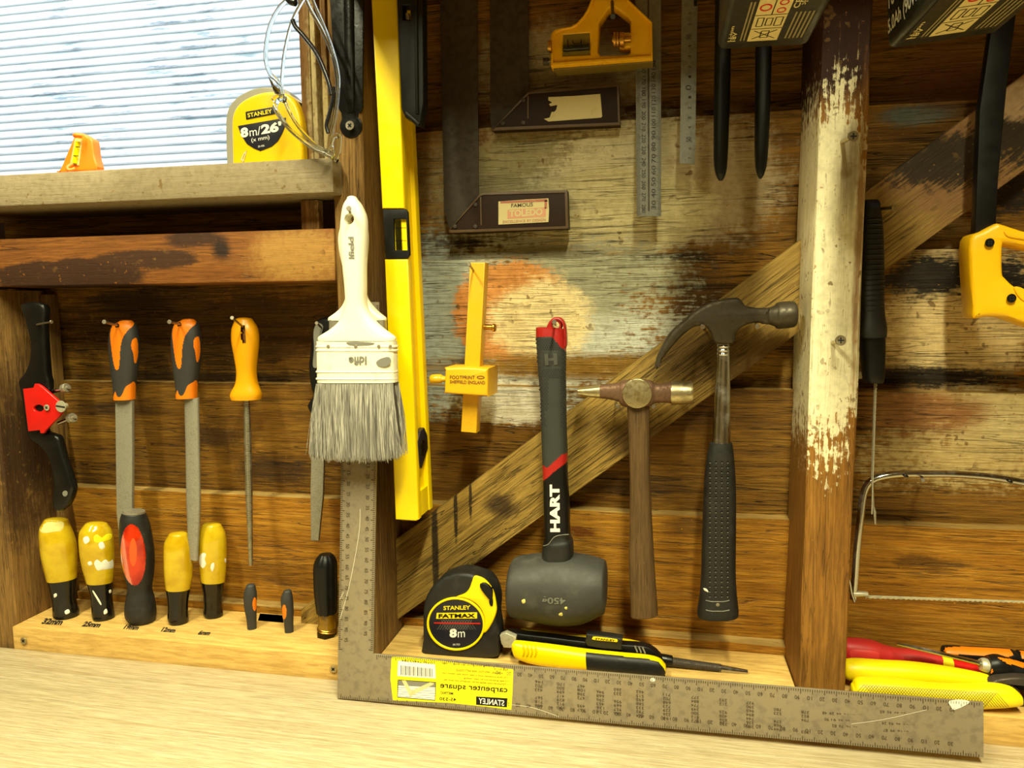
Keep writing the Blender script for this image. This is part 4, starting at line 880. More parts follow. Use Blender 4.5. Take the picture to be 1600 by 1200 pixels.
text('TOLEDO', (796, 339.5), (848, 336.5), (796, 328.5), pq2, CREAMST, q2, lift=.001, bold=.04)
text('EXCELLENCE BY DESIGN', (786, 349), (853, 345.5), (786, 345), pq2, fr, q2, lift=.0009, bold=.005)
cs = thing('combination_square', 'combination square with yellow head and long grooved steel rule', 'square', W(1013, 336, -.02)); pr = YP(-.022)
plate('rule', pr, [[(992, -60), (1033, -60), (1033, 338), (995, 338)]], .0018, RULE, cs, .0002)
plate('groove', pr, [(1011.5, -60), (1014, -60), (1015, 330), (1012.5, 330)], .0004, STEELD, cs, 0, .0001)
bm = bmesh.new(); nb = bmesh.new()
for k in range(112):
    v = 112+k*2.02
    for a, b in (((994.6, 1000 if k % 5 else 1003)), ((1033, 1028 if k % 5 else 1025))): quad_strip(bm, pr, pr.uv(a, v), pr.uv(b, v), .00025, .0002)
for k in range(13):
    v = 100+k*18.2
    textbm(str(150-k*10) if k < 14 else '', (1024.5, v+9), (1024.5, v-5), (1018, v+9), pr, bm=nb, lift=.0003); textbm(str(160+k*10), (1003, v+1), (1003, v+14), (1009, v+1), pr, bm=nb, lift=.0003)
for nme, b in (('scale_marks', bm), ('numerals', nb)): fin(nme, b, GREYM, cs)['kind'] = 'stuff'
ph = YP(-.046)
head = [(861, 104), (860.5, 62), (862, 53), (867, 47), (878, 44), (892, 42), (902, 36), (911, 26), (918, 15), (924, 0), (932, -30), (945, -48), (965, -40), (982, 0), (1019, 35), (1020, 92)]
hole = [(938, 87), (934, 82), (936, 36), (939, 31), (950, 14), (957, 9), (966, 15), (982, 28), (985, 33), (985, 50), (968, 50), (968, 74), (985, 74), (985, 82), (981, 85)]
wn = [(880, 54), (921, 51), (922, 85), (879, 87)]
YH = plastic('yellow enamel', (246, 186, 8), .3, .2, (180, 110, 0))
plate('head', ph, [head, hole, wn], .018, YH, cs, .002)
plate('head_rim', ph, [head, [(865, 98), (865, 64), (869, 52), (880, 47.5), (895, 45), (906, 38), (915, 27), (922, 16), (928, 2), (936, -26), (946, -42), (962, -36), (979, 3), (1016, 38), (1016.5, 87)]], .003, YH, cs, .001, .0018)
plate('head_foot', YP(-.040), [(861, 104), (1020, 93), (1020, 97), (866, 109)], .022, plastic('dark olive machined foot', (120, 100, 40), .4, .3), cs, .0006)
plate('vial_window', YP(-.0446), [(878, 53), (923, 50), (924, 86), (878, 88)], .004, plastic('olive window', (138, 120, 40), .3, .3), cs, 0)
tube('vial', [W(880.5, 76, -.0455), W(921, 73, -.0455)], .0032, VIAL, cs, smooth=0, n=14)
tube('vial_bubble_line', [W(894, 63, -.0487), W(897, 68, -.0487), (W(905, 68, -.0487)), W(909, 64, -.0487)], .0005, B_PL, cs, n=6)
for u in (887, 908): tube('vial_line', [W(u, 62, -.0487), W(u+.5, 75, -.0487)], .0005, B_PL, cs, smooth=0, n=6)
for i, (a, b) in enumerate(((959, 962.5), (964, 967), (969, 975))): loft('knob', YP(-.05), [(a, 51, a, 74, .0075), (b, 51, b, 74, .0075)], BRASS, cs, sub=1, n=20)
cyl('knob_stem', W(957, 62, -.05), W(986, 61, -.05), .003, BRASS, cs); loft('vial_plug', YP(-.05), [(857, 64, 857, 82, .006), (862, 63, 862, 83, .006)], BRASS, cs, sub=1)
loft('scriber_knob', YP(-.045), [(849, 91, 849, 102, .0035), (857, 90, 857, 102, .0035)], STEELD, cs, sub=1); cyl('scriber', W(857, 96, -.045), W(866, 96, -.045), .0014, STEEL, cs)
nail(955, -30, -.002, 'nail the yellow combination square head hangs on', 957.5, 25, -.072, r=.0016, head=1.0, mat=IRON)
sr = thing('steel_rule', 'narrow steel rule hanging right of the combination square', 'ruler', W(1074, 256, -.03)); ps = YP(-.028)
plate('blade', ps, [(1066, -60), (1092, -60), (1090, 0), (1086, 257), (1062, 255)], .0012, RULE, sr, .0001)
plate('hang_slot', ps, [(1084, 0), (1090, 0), (1089, 10), (1084, 9)], .0004, B_PL, sr, 0, .0002)
nb = bmesh.new()
for t, v, h in (('6', 23, 4), ('5', 40, 4), ('50', 62, 7), ('4', 75, 4.5), ('3', 91, 4.5), ('2', 107, 4.5), ('1', 122, 4), ('0', 141, 8), ('1', 154, 4), ('2', 171, 4.5), ('3', 187, 4.5), ('4', 202, 4.5), ('50', 222, 7), ('6', 234, 4), ('7', 249, 4)):
    textbm(t, (1080, v+0), (1080, v-(8 if len(t) > 1 else h)), (1080-h*1.1, v), ps, bm=nb, lift=.0003)
fin('numerals', nb, GREYM, sr)['kind'] = 'stuff'
pc = thing('pincers', 'pincers with two long tapered black handles hanging head up', 'pliers', W(1126, 284, -.04)); pp = YP(-.05)
loft('handle', pp, [(1117, -20, 1142, -20, .009), (1117, 60, 1142, 60, .009), (1115.5, 140, 1141, 140, .009), (1115, 200, 1139, 200, .0088), (1115, 250, 1137, 250, .0078), (1118, 272, 1134, 272, .0055), (1123, 282, 1129, 282, .002)], B_PL, pc, e=2.4)
loft('handle', pp, [(1179, -20, 1206, -20, .009), (1180, 60, 1206, 60, .009), (1180, 140, 1204, 140, .009), (1179, 200, 1202, 200, .0086), (1179.5, 250, 1199, 250, .0074), (1182, 270, 1195, 270, .005), (1186, 279, 1190, 279, .002)], B_PL, pc, e=2.4)
plate('head', pp, cat([(1120, -18), (1128, -60), (1150, -90), (1175, -90), (1195, -60), (1204, -18), (1180, -20), (1170, -50), (1152, -50), (1140, -20)], 3), .012, STEELD, pc, .002, .006)
# ------------------------------------------------------------------ middle wall: gauge, mallet, hammers
mg = thing('marking_gauge', 'yellow wooden marking gauge with square stock hanging on middle wall', 'gauge', W(733, 676, -.05))
plate('stem', YP(-.062), [(734, 410), (758, 410), (744, 677), (720, 675)], .017, OCHRE, mg, .0012)
plate('stock', YP(-.080), cat([(697, 575), (730, 574.5), (760, 577), (762.5, 579), (762, 617), (760, 619), (728, 617), (696, 614.5), (694.5, 612), (695.5, 578)], 2), .046, OCHRE, mg, .002)
bm = cylbm(W(755, 511, -.052), W(771, 512, -.052), .0028); ringsbm([(W(769, 512, -.052), Vector((0, 0, .0026)), Vector((0, .0026, 0))), (W(770.5, 512, -.052), Vector((0, 0, .0042)), Vector((0, .0042, 0))), (W(773, 512, -.052), Vector((0, 0, .0042)), Vector((0, .0042, 0))), (W(775, 512, -.052), Vector((0, 0, .003)), Vector((0, .003, 0)))], 16, bm=bm); fin('marking_pin', bm, BRASS, mg, 40)
loft('thumbscrew', YP(-.056), [(672, 588, 672, 597, .003), (675, 585, 675, 599, .006), (688, 584.5, 688, 599, .006), (692, 587, 692, 597, .005), (698, 588, 698, 596, .004)], plastic('amber screw', (214, 170, 30), .2, .1), mg, n=16)
pg = YP(-.0802); BRN = plastic('stamped brown ink', (84, 44, 10), .6, 0)
text('FOOTPRINT', (703, 592), (742, 592.5), (703, 586.5), pg, BRN, mg, bold=.01); text('SHEFFIELD ENGLAND', (703, 599), (758, 600.5), (703, 593.8), pg, BRN, mg, bold=.01)
plate('foot_mark', pg, [ell(751, 589.5, 6, 2.4, 16), ell(751, 589.5, 5, 1.6, 16)], .0003, BRN, mg, 0, .0003)
nail(740, 423, -.058, 'nail through the yellow marking gauge stem', 733, 413, -.10)
# mallet
ml = thing('rubber_mallet', 'grey rubber mallet with red and black handle hanging head down', 'mallet', W(872, 974, -.045)); pm = YP(-.046)
rows = [(838, 512, 883, 515, .012), (838, 525, 884, 530, .013), (839.5, 548, 884.5, 552, .0135), (841.5, 580, 884, 585, .0138), (845, 620, 884.5, 620, .0138), (846, 660, 885, 660, .0135), (847.5, 705, 886.5, 705, .0135), (849, 745, 887, 745, .0135), (850, 790, 890, 790, .0138), (851.5, 836, 891, 834, .014), (849, 850, 895, 846, .016), (847.5, 871, 896, 868, .017)]
bm = loftbm(pm, rows, n=180, e=2.8, sub=26, dome=(.0015, 0)); REDM = plastic('mallet red', (160, 24, 20), .4, .25, (110, 16, 12))
cap_ = carve_px(bm, [(830, 500), (895, 500), (895, 553), (884, 549), (874, 541), (866, 530), (861, 526), (830, 527)]); band = carve_px(bm, [(840, 728), (849, 727), (854, 731), (858, 729), (877, 711), (886, 707), (895, 705), (895, 719), (887, 721), (881, 726), (872, 732), (855, 747), (849, 751), (840, 752)])
col = carve_px(bm, [(840, 853), (850, 856), (868, 838), (888, 832), (900, 830), (900, 880), (840, 880)], False)
shaft = carve_px(bm, [(840, 752), (849, 751), (872, 732), (887, 721), (900, 716), (900, 845), (840, 865)], False)
GRPM = plastic('mallet grip', (44, 46, 42), .6, .15)
grip = fin('grip', bm, GRPM, ml, 40); cap_o = fin('end_cap', cap_, REDM, ml, 40); fin('red_band', band, REDM, ml, 40); fin('collar', col, B_RUB, ml, 40); shaft = fin('shaft', shaft, B_PL, ml, 40)
plate('hang_eye', YP(-.053), [cat([(853, 514), (858, 502), (866, 495.5), (875, 496.5), (881, 503), (884, 515), (884.5, 540), (878, 545), (866, 528), (856, 524)], 4), ell(868, 508.5, 5.6, 6, 20)], .012, REDM, ml, .0022)
f = surf(grip); bm = bmesh.new()
for j in range(44):
    for i in range(14):
        u = 838+i*3.6+(1.8 if j % 2 else 0); v = 530+j*3.15
        mid = 862+3*math.sin((v-600)/30)
        if v > 592 and abs(u-866) < 9 and v < 680: continue
        if v > 642 and u > 850+max(0, (v-642)*.2) and u < 868: continue
        if 843 < v-0 < 0: continue
        if 546 < v < 577 and 845 < u < 878: continue
        h = f(u, v, .00015)
        if h is None or u > 883: continue
        d = (h-CAM).normalized(); bm.faces.new([bm.verts.new(h+rt*math.cos(a)*.00095-dn*math.sin(a)*.00095) for a in (math.pi/3*k for k in range(6))])
o = fin('hex_dimples', bm, plastic('dimple', (18, 18, 17), .7, 0), grip); o['kind'] = 'stuff'
HH = plastic('raised emblem', (70, 70, 64), .5, .1)
decal('emblem_panel', grip, [(847, 550), (853, 549), (868, 548), (874, 550), (875, 560), (875, 573), (860, 574), (848, 573)], plastic('emblem panel', (38, 39, 36), .6, 0), grip, .0004)
decal_text('H', (852, 571), (871, 570), (851, 553), grip, HH, grip, 'emblem', bold=.05, lift=.0008)
decal_text('HART', (875, 831), (874, 757), (860, 831), shaft, WHT, shaft, 'lettering', bold=.05, lift=.0006)
tube('collar_seam', [W(849, 853, -.0628), W(857, 850, -.0635), W(868, 838, -.0620), W(889, 835, -.0600)], .0004, GRYPR, ml, n=6)
hrows = [(796.5, 890, 796.5, 948, .020), (798, 880, 799, 955, .028), (804, 873, 803, 959, .033), (822, 869, 818, 963, .034), (848, 866.5, 842, 968, .035), (875, 864.5, 873, 973, .036), (905, 868, 905, 971.5, .036), (925, 872, 924, 965, .034), (940, 876.5, 940, 957, .031), (945, 880, 945, 954, .029), (947, 888, 947, 946, .024)]
bm = loftbm(YP(-.046), hrows, n=48, e=2.15, sub=5); hd = fin('head', bm, GREYRUB, ml, 40)
decal('emboss_panel', hd, [(842, 926), (885, 928), (885, 946), (842, 944)], plastic('emboss panel', (48, 48, 44), .6, .3), hd, .0003)
EMB = plastic('raised rubber lettering', (104, 104, 92), .6, .3); decal_text('450g', (884, 931), (847, 930), (884, 944), hd, EMB, hd, 'embossed_lettering', bold=.02, lift=.0006)
bm = bmesh.new()
for v in (928.5, 947): pass
for q in ([(815, 938), (820, 936), (821, 941), (817, 943)], [(873, 959), (878, 957), (879, 962), (874, 962)], [(882, 949), (886, 948), (886, 952), (883, 952)]): decal('yellow_fleck', hd, cat(q, 3), plastic('pale fleck', (214, 200, 110), .6, 0), hd, .0005)
nail(868, 508, -.004, 'nail through the red eye of the mallet handle', 866, 503, -.088, r=.0013)
# cross pein hammer
cp = thing('cross_pein_hammer', 'small cross pein hammer with old red paint and worn wooden handle', 'hammer', W(1008, 966, -.05)); pcp = YP(-.058)
loft('handle', pcp, [(980, 615, 1014, 617, .0075), (980, 640, 1015, 640, .0078), (982, 680, 1015, 680, .008), (984, 740, 1016, 740, .0082), (984, 800, 1018.5, 800, .0086), (983, 850, 1021, 850, .009), (983, 900, 1024, 900, .0094), (985, 940, 1027, 940, .0096), (985.5, 962, 1028, 960, .0092)], HANDLEW, cp, e=2.6, dome=(0, .0015))
P2_ = YP(-.058)
loft('pein', P2_, [(904.5, 606, 905, 616, .0088), (922, 603.5, 922, 620, .0086), (940, 601, 940, 622, .0082), (958, 599, 958, 625, .0082), (974, 597, 974, 630, .009)], HAMR, cp, e=3, sub=3)
loft('pein_tip', P2_, [(904, 606, 904.3, 616.3, .0089), (922, 603.2, 922, 620.3, .0087), (938, 601, 938, 622, .0084)], HAMSTB, cp, e=3, sub=1)
loft('cheek', P2_, [(968, 597, 968, 630, .0092), (975, 594, 975, 635, .0105), (996, 592, 996, 638, .0115), (1016, 594, 1016, 634, .0105), (1024, 599, 1024, 630, .0085), (1036, 599, 1036, 629, .0085), (1049, 596, 1049, 630, .0105)], HAMR, cp, e=2.6, sub=4)
plate('boss', YP(-.071), ell(995.5, 615, 23.3, 23, 40), .008, HAMSTB, cp, .0006)
loft('face', P2_, [(1049, 597, 1049, 630, .0108), (1051, 595, 1051, 632.5, .0116), (1079, 595.5, 1079, 631, .0114), (1082.5, 598, 1082.5, 629, .0105)], HAMSTB, cp, sub=2, n=32)
nail(962, 628, -.018, 'left nail under the head of the cross pein hammer', 965, 635, -.062, r=.0013); nail(1018, 629, -.018, 'right nail under the head of the cross pein hammer', 1021, 635, -.062, r=.0013)
# claw hammer
ch = thing('claw_hammer', 'claw hammer with chrome shaft and dimpled black grip', 'hammer', W(1122, 966, -.05)); pch = YP(-.066)
claw = [(1025, 562), (1031, 548), (1042, 527), (1053, 514), (1067, 502), (1083, 488), (1100, 477), (1122, 469), (1140, 465.5), (1153, 465), (1158, 468), (1163, 475), (1169, 478.5), (1185, 481), (1200, 481), (1204, 485), (1204, 506), (1190, 505), (1178, 505), (1166, 508), (1157, 513), (1150, 522), (1146, 537), (1119, 537), (1112, 522), (1106, 513), (1099, 509.5), (1085, 511), (1072, 520), (1060, 531), (1046, 547), (1035, 562), (1026, 578)]
plate('claw', pch, cat(claw, 3), .022, HAMST, ch, .004)
loft('neck', YP(-.055), [(1190, 481, 1190, 506, .0095), (1203, 480, 1203, 507.5, .0105), (1214, 475, 1214, 512, .0125)], HAMST, ch, e=2.6, sub=3)
loft('face', YP(-.055), [(1212, 475, 1212, 512.5, .0122), (1217, 472, 1217, 514, .0138), (1238, 470.5, 1238, 512, .0138), (1244, 474, 1244, 508, .0122)], HAMST, ch, sub=3, n=32)
p5 = YP(-.055)
loft('shaft', p5, [(1120, 535, 1140.5, 535), (1120, 560, 1141, 560), (1117.5, 600, 1141.5, 600), (1115, 645, 1141.5, 645), (1112.5, 694, 1142, 694)], CHROME, ch, dr=.95, sub=3, n=36)
for v in (541, 547, 553): loft('shaft_ring', p5, [(1120, v-2.2, 1140.5, v-2.2), (1119, v, 1141.3, v), (1120, v+2.2, 1140.5, v+2.2)], CHROME, ch, sub=1)
gr = loft('grip', p5, [(1109, 692, 1144, 692, .0105), (1106, 705, 1146, 705, .0115), (1101.5, 735, 1148.5, 735, .0125), (1099.5, 770, 1150, 770, .013), (1097, 830, 1150, 830, .013), (1095.5, 890, 1149.5, 890, .0128), (1093.5, 925, 1151, 925, .013), (1089.5, 952, 1154, 952, .0142), (1089.5, 961, 1153.5, 961, .014)], B_RUB, ch, e=2.5, dome=(.001, .0028), n=48)
f = surf(gr); bm = bmesh.new(); bm2 = bmesh.new()
for j in range(28):
    for i, u in enumerate((1110, 1119, 1128, 1137)):
        v = 722+j*7.75; u2 = u-j*.03*(1 if i < 2 else .4)
        h = f(u2, v, .0003)
        if h is None: continue
        bm.faces.new([bm.verts.new(h+rt*math.cos(a)*.0011-dn*math.sin(a)*.0011) for a in (math.pi/4*k for k in range(8))]); h = f(u2, v+1.4, .0006)
        bm2.faces.new([bm2.verts.new(h+rt*math.cos(a)*.0008-dn*math.sin(a)*.0004) for a in (math.pi/3*k for k in range(6))])
for b, m_, n_ in ((bm, B_PL, 'dimples'), (bm2, GRYPR, 'dimple_lips')): fin(n_, b, m_, gr)['kind'] = 'stuff'
for v in (938, 953): tube('grip_line', [f(1103+k*9.2, v+(2 if k in (1, 2, 3) else 0), .0002) for k in range(5)], .0005, GRYPR, gr, n=6)
decal('grip_hole', gr, ell(1121.5, 945, 3, 2.8, 14), plastic('hole', (120, 110, 90), .5, 0), gr, .0004)
decal('white_fleck', gr, cat([(1099, 919), (1104, 920), (1107, 925), (1101, 923)], 3), PAINTFLK, gr, .0005)
nail(1094, 503, -.02, 'left nail under the head of the claw hammer', 1098, 510.5, -.082, r=.0013); nail(1180, 505, -.004, 'right nail under the head of the claw hammer', 1183.5, 510, -.08, r=.0013)
def sscrew(u, v, u2, v2, label):
    p = W(u, v, STUD); q = W(u2, v2, STUD-.024); d = (q-p).normalized(); bm = cylbm(p, q, .0018, n=12); a = d.orthogonal().normalized(); b = d.cross(a)
    ringsbm([(q-d*.003, a*.0019, b*.0019), (q, a*.0046, b*.0046), (q+d*.0006, a*.0044, b*.0044)], 20, bm=bm); s = tag(fin('screw', bm, M_ZINC, None, 40), label, 'screw')
    bm = bmesh.new(); c = q+d*.0008
    for x, y in ((a+b, a-b), (a-b, a+b)):
        x, y = x.normalized(), y.normalized(); bm.faces.new([bm.verts.new(c+x*i*.0026+y*j*.0006) for i, j in ((-1, -1), (1, -1), (1, 1), (-1, 1))])
    fin('cross_recess', bm, M_INK, s)
sscrew(1316, 222, 1333, 213, 'upper brass coloured screw in the painted right stud'); sscrew(1301, 536, 1313.5, 532, 'lower brass coloured screw in the painted right stud')
# ------------------------------------------------------------------ right bay
ks = thing('pad_saw', 'pad saw with ribbed black handle and thin twisted blade beside right stud', 'saw', W(1365, 812, -.06)); pk = YP(-.066)
bm = loftbm(pk, [(1349, 324, 1373, 324, .011), (1345, 345, 1377, 345, .0125), (1344, 380, 1379, 380, .013), (1343, 420, 1380, 420, .013), (1342, 460, 1380, 460, .013), (1342, 490, 1381, 490, .0135), (1340, 512, 1384, 512, .015), (1341, 527, 1383, 527, .015)], n=40, e=2.6, sub=6); fin('handle', bm, B_RUB, ks, 40)
for k in range(19):
    v = 345+k*7.8; w0 = 1346-min(k, 12)*.25; w1 = 1377+min(k, 12)*.28; loft('handle_rib', pk, [(w0+.6, v-1.8, w1-.6, v-1.8, .0128), (w0-.6, v, w1+.6, v, .0141), (w0+.6, v+1.8, w1-.6, v+1.8, .0128)], B_RUB, ks, n=32, e=2.6, sub=1)
loft('end_cap', pk, [(1350, 313.5, 1371, 313.5, .009), (1348.5, 318, 1373.5, 318, .0112), (1348.5, 326, 1374, 326, .0112)], plastic('navy cap', (16, 20, 54), .5, .1), ks, e=2.6, sub=3)
loft('sleeve', pk, [(1343, 526, 1382.5, 526, .0125), (1345, 560, 1382.5, 560, .0115), (1348, 590, 1381, 590, .010), (1352, 598, 1379, 598, .008)], B_PL, ks, e=2.4, sub=3)
zz = [(1366, 596), (1369.5, 598)]
for k in range(52): zz += [(1369.6-k*.105+(0 if k % 2 else 1.6), 602+k*2.75)]
zz += [(1364.5, 748), (1366, 790), (1369, 800), (1369, 821), (1366.5, 818), (1363.5, 786), (1361, 745), (1363, 690), (1364.5, 640)]
plate('blade', pk, zz, .0012, STEEL, ks, .0001)
tube('twisted_teeth', [W(1368.5-k*.085, 606+k*2.7, -.0668+(.0005 if k % 2 else -.0006)) for k in range(74)], .0006, SCRW, ks, smooth=0, n=6)
nail(1373, 327, -.06, 'nail at the top of the black pad saw handle', 1396, 324, -.075, r=.0016, mat=M_ZINC, head=1.6)
lag = tag(loft('bolt_head', YP(-.03), [(1336, 576, 1336, 592, .006), (1346, 576, 1346, 592, .006)], SCRW, None, n=6, sub=1), 'bolt head beside the right stud behind the pad saw', 'bolt')
hs = thing('hacksaw', 'hacksaw with yellow grip and wide black frame in the right bay', 'saw', W(1560, 500, -.06)); phs = YP(-.06)
plate('frame', phs, [(1568, -100), (1606, -100), (1587, 30), (1573, 140), (1560, 280), (1556, 362), (1523, 372), (1526, 290), (1531, 172), (1547, 60)], .010, B_PL, hs, .001)
grp = cat([(1517, 374), (1536, 361), (1557, 350), (1563, 349), (1585, 356), (1605, 362), (1650, 372), (1690, 392), (1705, 430), (1695, 470), (1670, 500), (1630, 514), (1600, 506), (1578, 498), (1562, 495), (1540, 495), (1522, 497.5), (1521, 480), (1517, 430)], 3)
hol = cat([(1568, 384), (1574, 381), (1600, 386), (1640, 396), (1668, 415), (1674, 440), (1660, 462), (1630, 470), (1604, 456), (1586, 447), (1572, 434), (1568, 425)], 3)
YG = plastic('yellow cast grip', (240, 184, 4), .4, .2, (180, 120, 0), 40); plate('grip', YP(-.070), [grp, hol], .028, YG, hs, .004)
plate('grip_ridge', YP(-.070), cat([(1570, 360), (1600, 368), (1650, 379), (1648, 384), (1600, 375), (1574, 370)], 3), .003, YG, hs, .001, .0015)
plate('thumb_rest', YP(-.070), cat([(1584, 448), (1600, 452), (1608, 470), (1598, 470), (1588, 460)], 3), .002, YG, hs, .0008, .0012)
for (u, v) in ((1545, 379.5), (1579, 466)): screw('grip_screw', u, v, -.0703, .0038, hs, IRON)
jh = thing('junior_hacksaw', 'small chrome wire hacksaw with thin blade hanging on right bay wall', 'saw', W(1334, 940, -.045))
tube('frame', [W(u, v, -.048) for u, v in ((1720, 775), (1660, 766), (1600, 754), (1545, 745), (1490, 741), (1440, 740.5), (1405, 741), (1380, 744.5), (1364, 750), (1354, 760), (1348.5, 777), (1345, 805), (1339.5, 855), (1336, 905), (1333.5, 936))], .0034, CHROME, jh, n=14, smooth=8)
tube('frame_end', [W(u, v, -.0515) for u, v in ((1324.5, 898), (1328, 912), (1330, 925), (1335, 940))], .0014, CHROME, jh, n=8)
loft('blade_peg', YP(-.049), [(1333, 923.5, 1333, 933, .003), (1350, 924, 1350, 932, .003), (1356, 925, 1356, 933, .003)], SCRW, jh, n=14, sub=2)
zz = [(1352, 929)]+[(1352+k*4.0, 930.5+k*.118+(0 if k % 2 else 1.4)) for k in range(80)]+[(1672, 938), (1352, 926.5)]
plate('blade', YP(-.05), [(u, v+3.6) for u, v in zz], .0008, SCRW, jh, .0001)
for u, v in ((1415, 742.5), (1578, 751)): tube('frame_clip', [W(u-3, v, -.052), W(u, v+1, -.053), W(u+3, v+2, -.052)], .0012, IRON, jh, n=6)
nail(1441, 748, -.002, 'nail under the chrome frame of the junior hacksaw', 1442, 750, -.062, r=.0012)
# pliers and drivers lying on the right ledge
def YL(u, v): return ZP(ZR).hit(u, v).y
y1 = max(YL(1400, 1042), -.06); pr_ = YP(-.030)
rp = thing('pliers', 'pliers with red handle and yellow band lying at the back of the right ledge', 'pliers', W(1390, 1032, -.03), 'pliers on the right ledge')
bm = loftbm(pr_, [(1316, 1000, 1315, 1031, .009), (1325, 998.5, 1325, 1033, .011), (1350, 1000, 1350, 1034, .012), (1368, 1003.5, 1368, 1036, .0115), (1385, 1010, 1385, 1037, .010), (1405, 1014.5, 1405, 1039, .009), (1430, 1016, 1430, 1041, .009), (1470, 1023, 1470, 1044, .0085)], n=40, e=2.6, sub=5, dome=(.002, 0)); hdl = fin('handle', bm, RED2, rp, 40)
loft('yellow_band', pr_, [(1469, 1023, 1469, 1045, .0087), (1486, 1026, 1486, 1047, .0087)], Y_DIP, rp, e=2.6, sub=2)
loft('handle_tip', pr_, [(1485, 1029, 1485, 1045, .007), (1540, 1040, 1538, 1054, .006)], RED, rp, e=2.4, sub=2); loft('jaw', pr_, [(1535, 1038, 1535, 1056, .006), (1680, 1060, 1680, 1082, .007)], STEELD, rp, sub=1)
decal('grip_panel', hdl, cat([(1329, 1016), (1345, 1015.5), (1370, 1018), (1374, 1024), (1371, 1030), (1350, 1030), (1330, 1028)], 3), plastic('red panel', (214, 60, 58), .45, .2), hdl, .0006)
decal('grip_panel', hdl, cat([(1414, 1026), (1440, 1026), (1462, 1032), (1455, 1036), (1418, 1033)], 3), plastic('red panel dark', (166, 26, 26), .45, .2), hdl, .0006)
yp = thing('pliers', 'pliers with two yellow dipped handles at the front of the right ledge', 'pliers', W(1450, 1090, -.07), 'pliers on the right ledge')
pa = YP(-.058); pb = YP(-.081)
loft('handle', pa, [(1317, 1038, 1317, 1054, .007), (1322, 1032.5, 1322, 1059, .010), (1340, 1031, 1340, 1062, .0112), (1380, 1033.5, 1380, 1065.5, .0112), (1425, 1036, 1425, 1067, .011), (1470, 1041.5, 1470, 1069.5, .010), (1520, 1050, 1520, 1071, .0085), (1566, 1060, 1562, 1071, .006)], Y_DIP, yp, e=2.5, sub=5, dome=(.002, 0), n=36)
hb_ = loft('handle', pb, [(1333, 1069, 1333, 1084, .007), (1339, 1062, 1339, 1090, .010), (1355, 1060, 1355, 1094, .0112), (1400, 1061.5, 1400, 1098, .0112), (1450, 1068, 1450, 1103, .011), (1500, 1070.5, 1500, 1105, .011), (1550, 1069, 1550, 1104, .0105), (1580, 1074, 1580, 1102, .009), (1594, 1084, 1594, 1100, .006)], Y_DIP, yp, e=2.5, sub=5, dome=(.002, 0), n=36)
f = surf(hb_); bm = bmesh.new()
for k in range(46):
    for s in (1, -1):
        pts = [f(1350+k*4.6+s*j*2.3*1.0, 1070+j*2.6+(k*4.6)*.06, .0002) for j in range(0, 10)]
        for a, b in zip(pts, pts[1:]):
            if a is None or b is None or (a-b).length > .006: continue
            d = (b-a).normalized(); c = d.cross((a-CAM).normalized()).normalized()*.00022; bm.faces.new([bm.verts.new(x) for x in (a-c, b-c, b+c, a+c)])
fin('diamond_knurl', bm, plastic('knurl line', (120, 104, 10), .6, 0), hb_)['kind'] = 'stuff'
plate('jaw', YP(-.072), cat([(1548, 1070), (1556, 1064), (1570, 1061), (1600, 1060), (1660, 1070), (1720, 1090), (1720, 1110), (1650, 1108), (1600, 1103), (1592, 1100), (1590, 1082), (1575, 1073)], 3), .012, STEELD, yp, .002)
s1 = thing('screwdriver', 'screwdriver with bright shaft pointing left across the red pliers', 'screwdriver', W(1560, 1060, -.05)); pz = YP(-.052)
loft('shaft', pz, [(1401, 1004.2, 1401, 1007.5, .0012), (1420, 1007, 1419, 1012.5, .0014), (1440, 1011, 1438.5, 1017, .0026), (1500, 1025.5, 1498.5, 1031.5, .0026), (1540, 1035, 1538, 1041.5, .0026)], CHROME, s1, sub=3, n=18)
loft('bolster', pz, [(1533, 1030, 1530, 1046, .006), (1540, 1029, 1536, 1049, .0075), (1552, 1033, 1548, 1052, .0075)], SCRW, s1, sub=2, n=20)
bm = loftbm(pz, [(1545, 1026, 1539, 1054, .0095), (1560, 1024, 1552, 1060, .0105), (1580, 1030, 1572, 1068, .0105), (1610, 1040, 1600, 1078, .0108), (1680, 1062, 1670, 1098, .011)], n=48, e=2.4, sub=10); o_ = carve_px(bm, [(1555, 1026), (1580, 1030), (1610, 1038), (1608, 1045), (1575, 1037)]); o2_ = carve_px(bm, ell(1544, 1048, 8, 4.5, 20, .2)); o3_ = carve_px(bm, ell(1569, 1058, 7, 4, 20, .3))
fin('handle', bm, B_PL, s1, 40)
for q in (o_, o2_, o3_): fin('orange_inlay', q, ORANGE, s1, 40)
s2 = thing('screwdriver', 'black screwdriver with long orange panel at the back of the right ledge', 'screwdriver', W(1540, 1030, -.02)); py = YP(-.020)
bm = loftbm(py, [(1474, 1014, 1474, 1023, .006), (1479, 1010, 1479, 1028, .0085), (1520, 1012, 1520, 1032, .0095), (1575, 1015, 1575, 1035, .009), (1590, 1019, 1590, 1034, .0075), (1600, 1018, 1600, 1036, .0085), (1680, 1026, 1680, 1046, .009)], n=48, e=2.4, sub=10, dome=(.002, 0)); o_ = carve_px(bm, [(1477, 1012), (1500, 1010), (1578, 1014), (1583, 1021), (1581, 1026), (1530, 1024), (1480, 1022), (1475, 1017)]); o2_ = carve_px(bm, [(1594, 1017), (1620, 1019), (1620, 1031), (1597, 1029)])
fin('handle', bm, B_PL, s2, 40); fin('orange_inlay', o_, ORANGE, s2, 40); fin('orange_inlay', o2_, ORANGE, s2, 40)
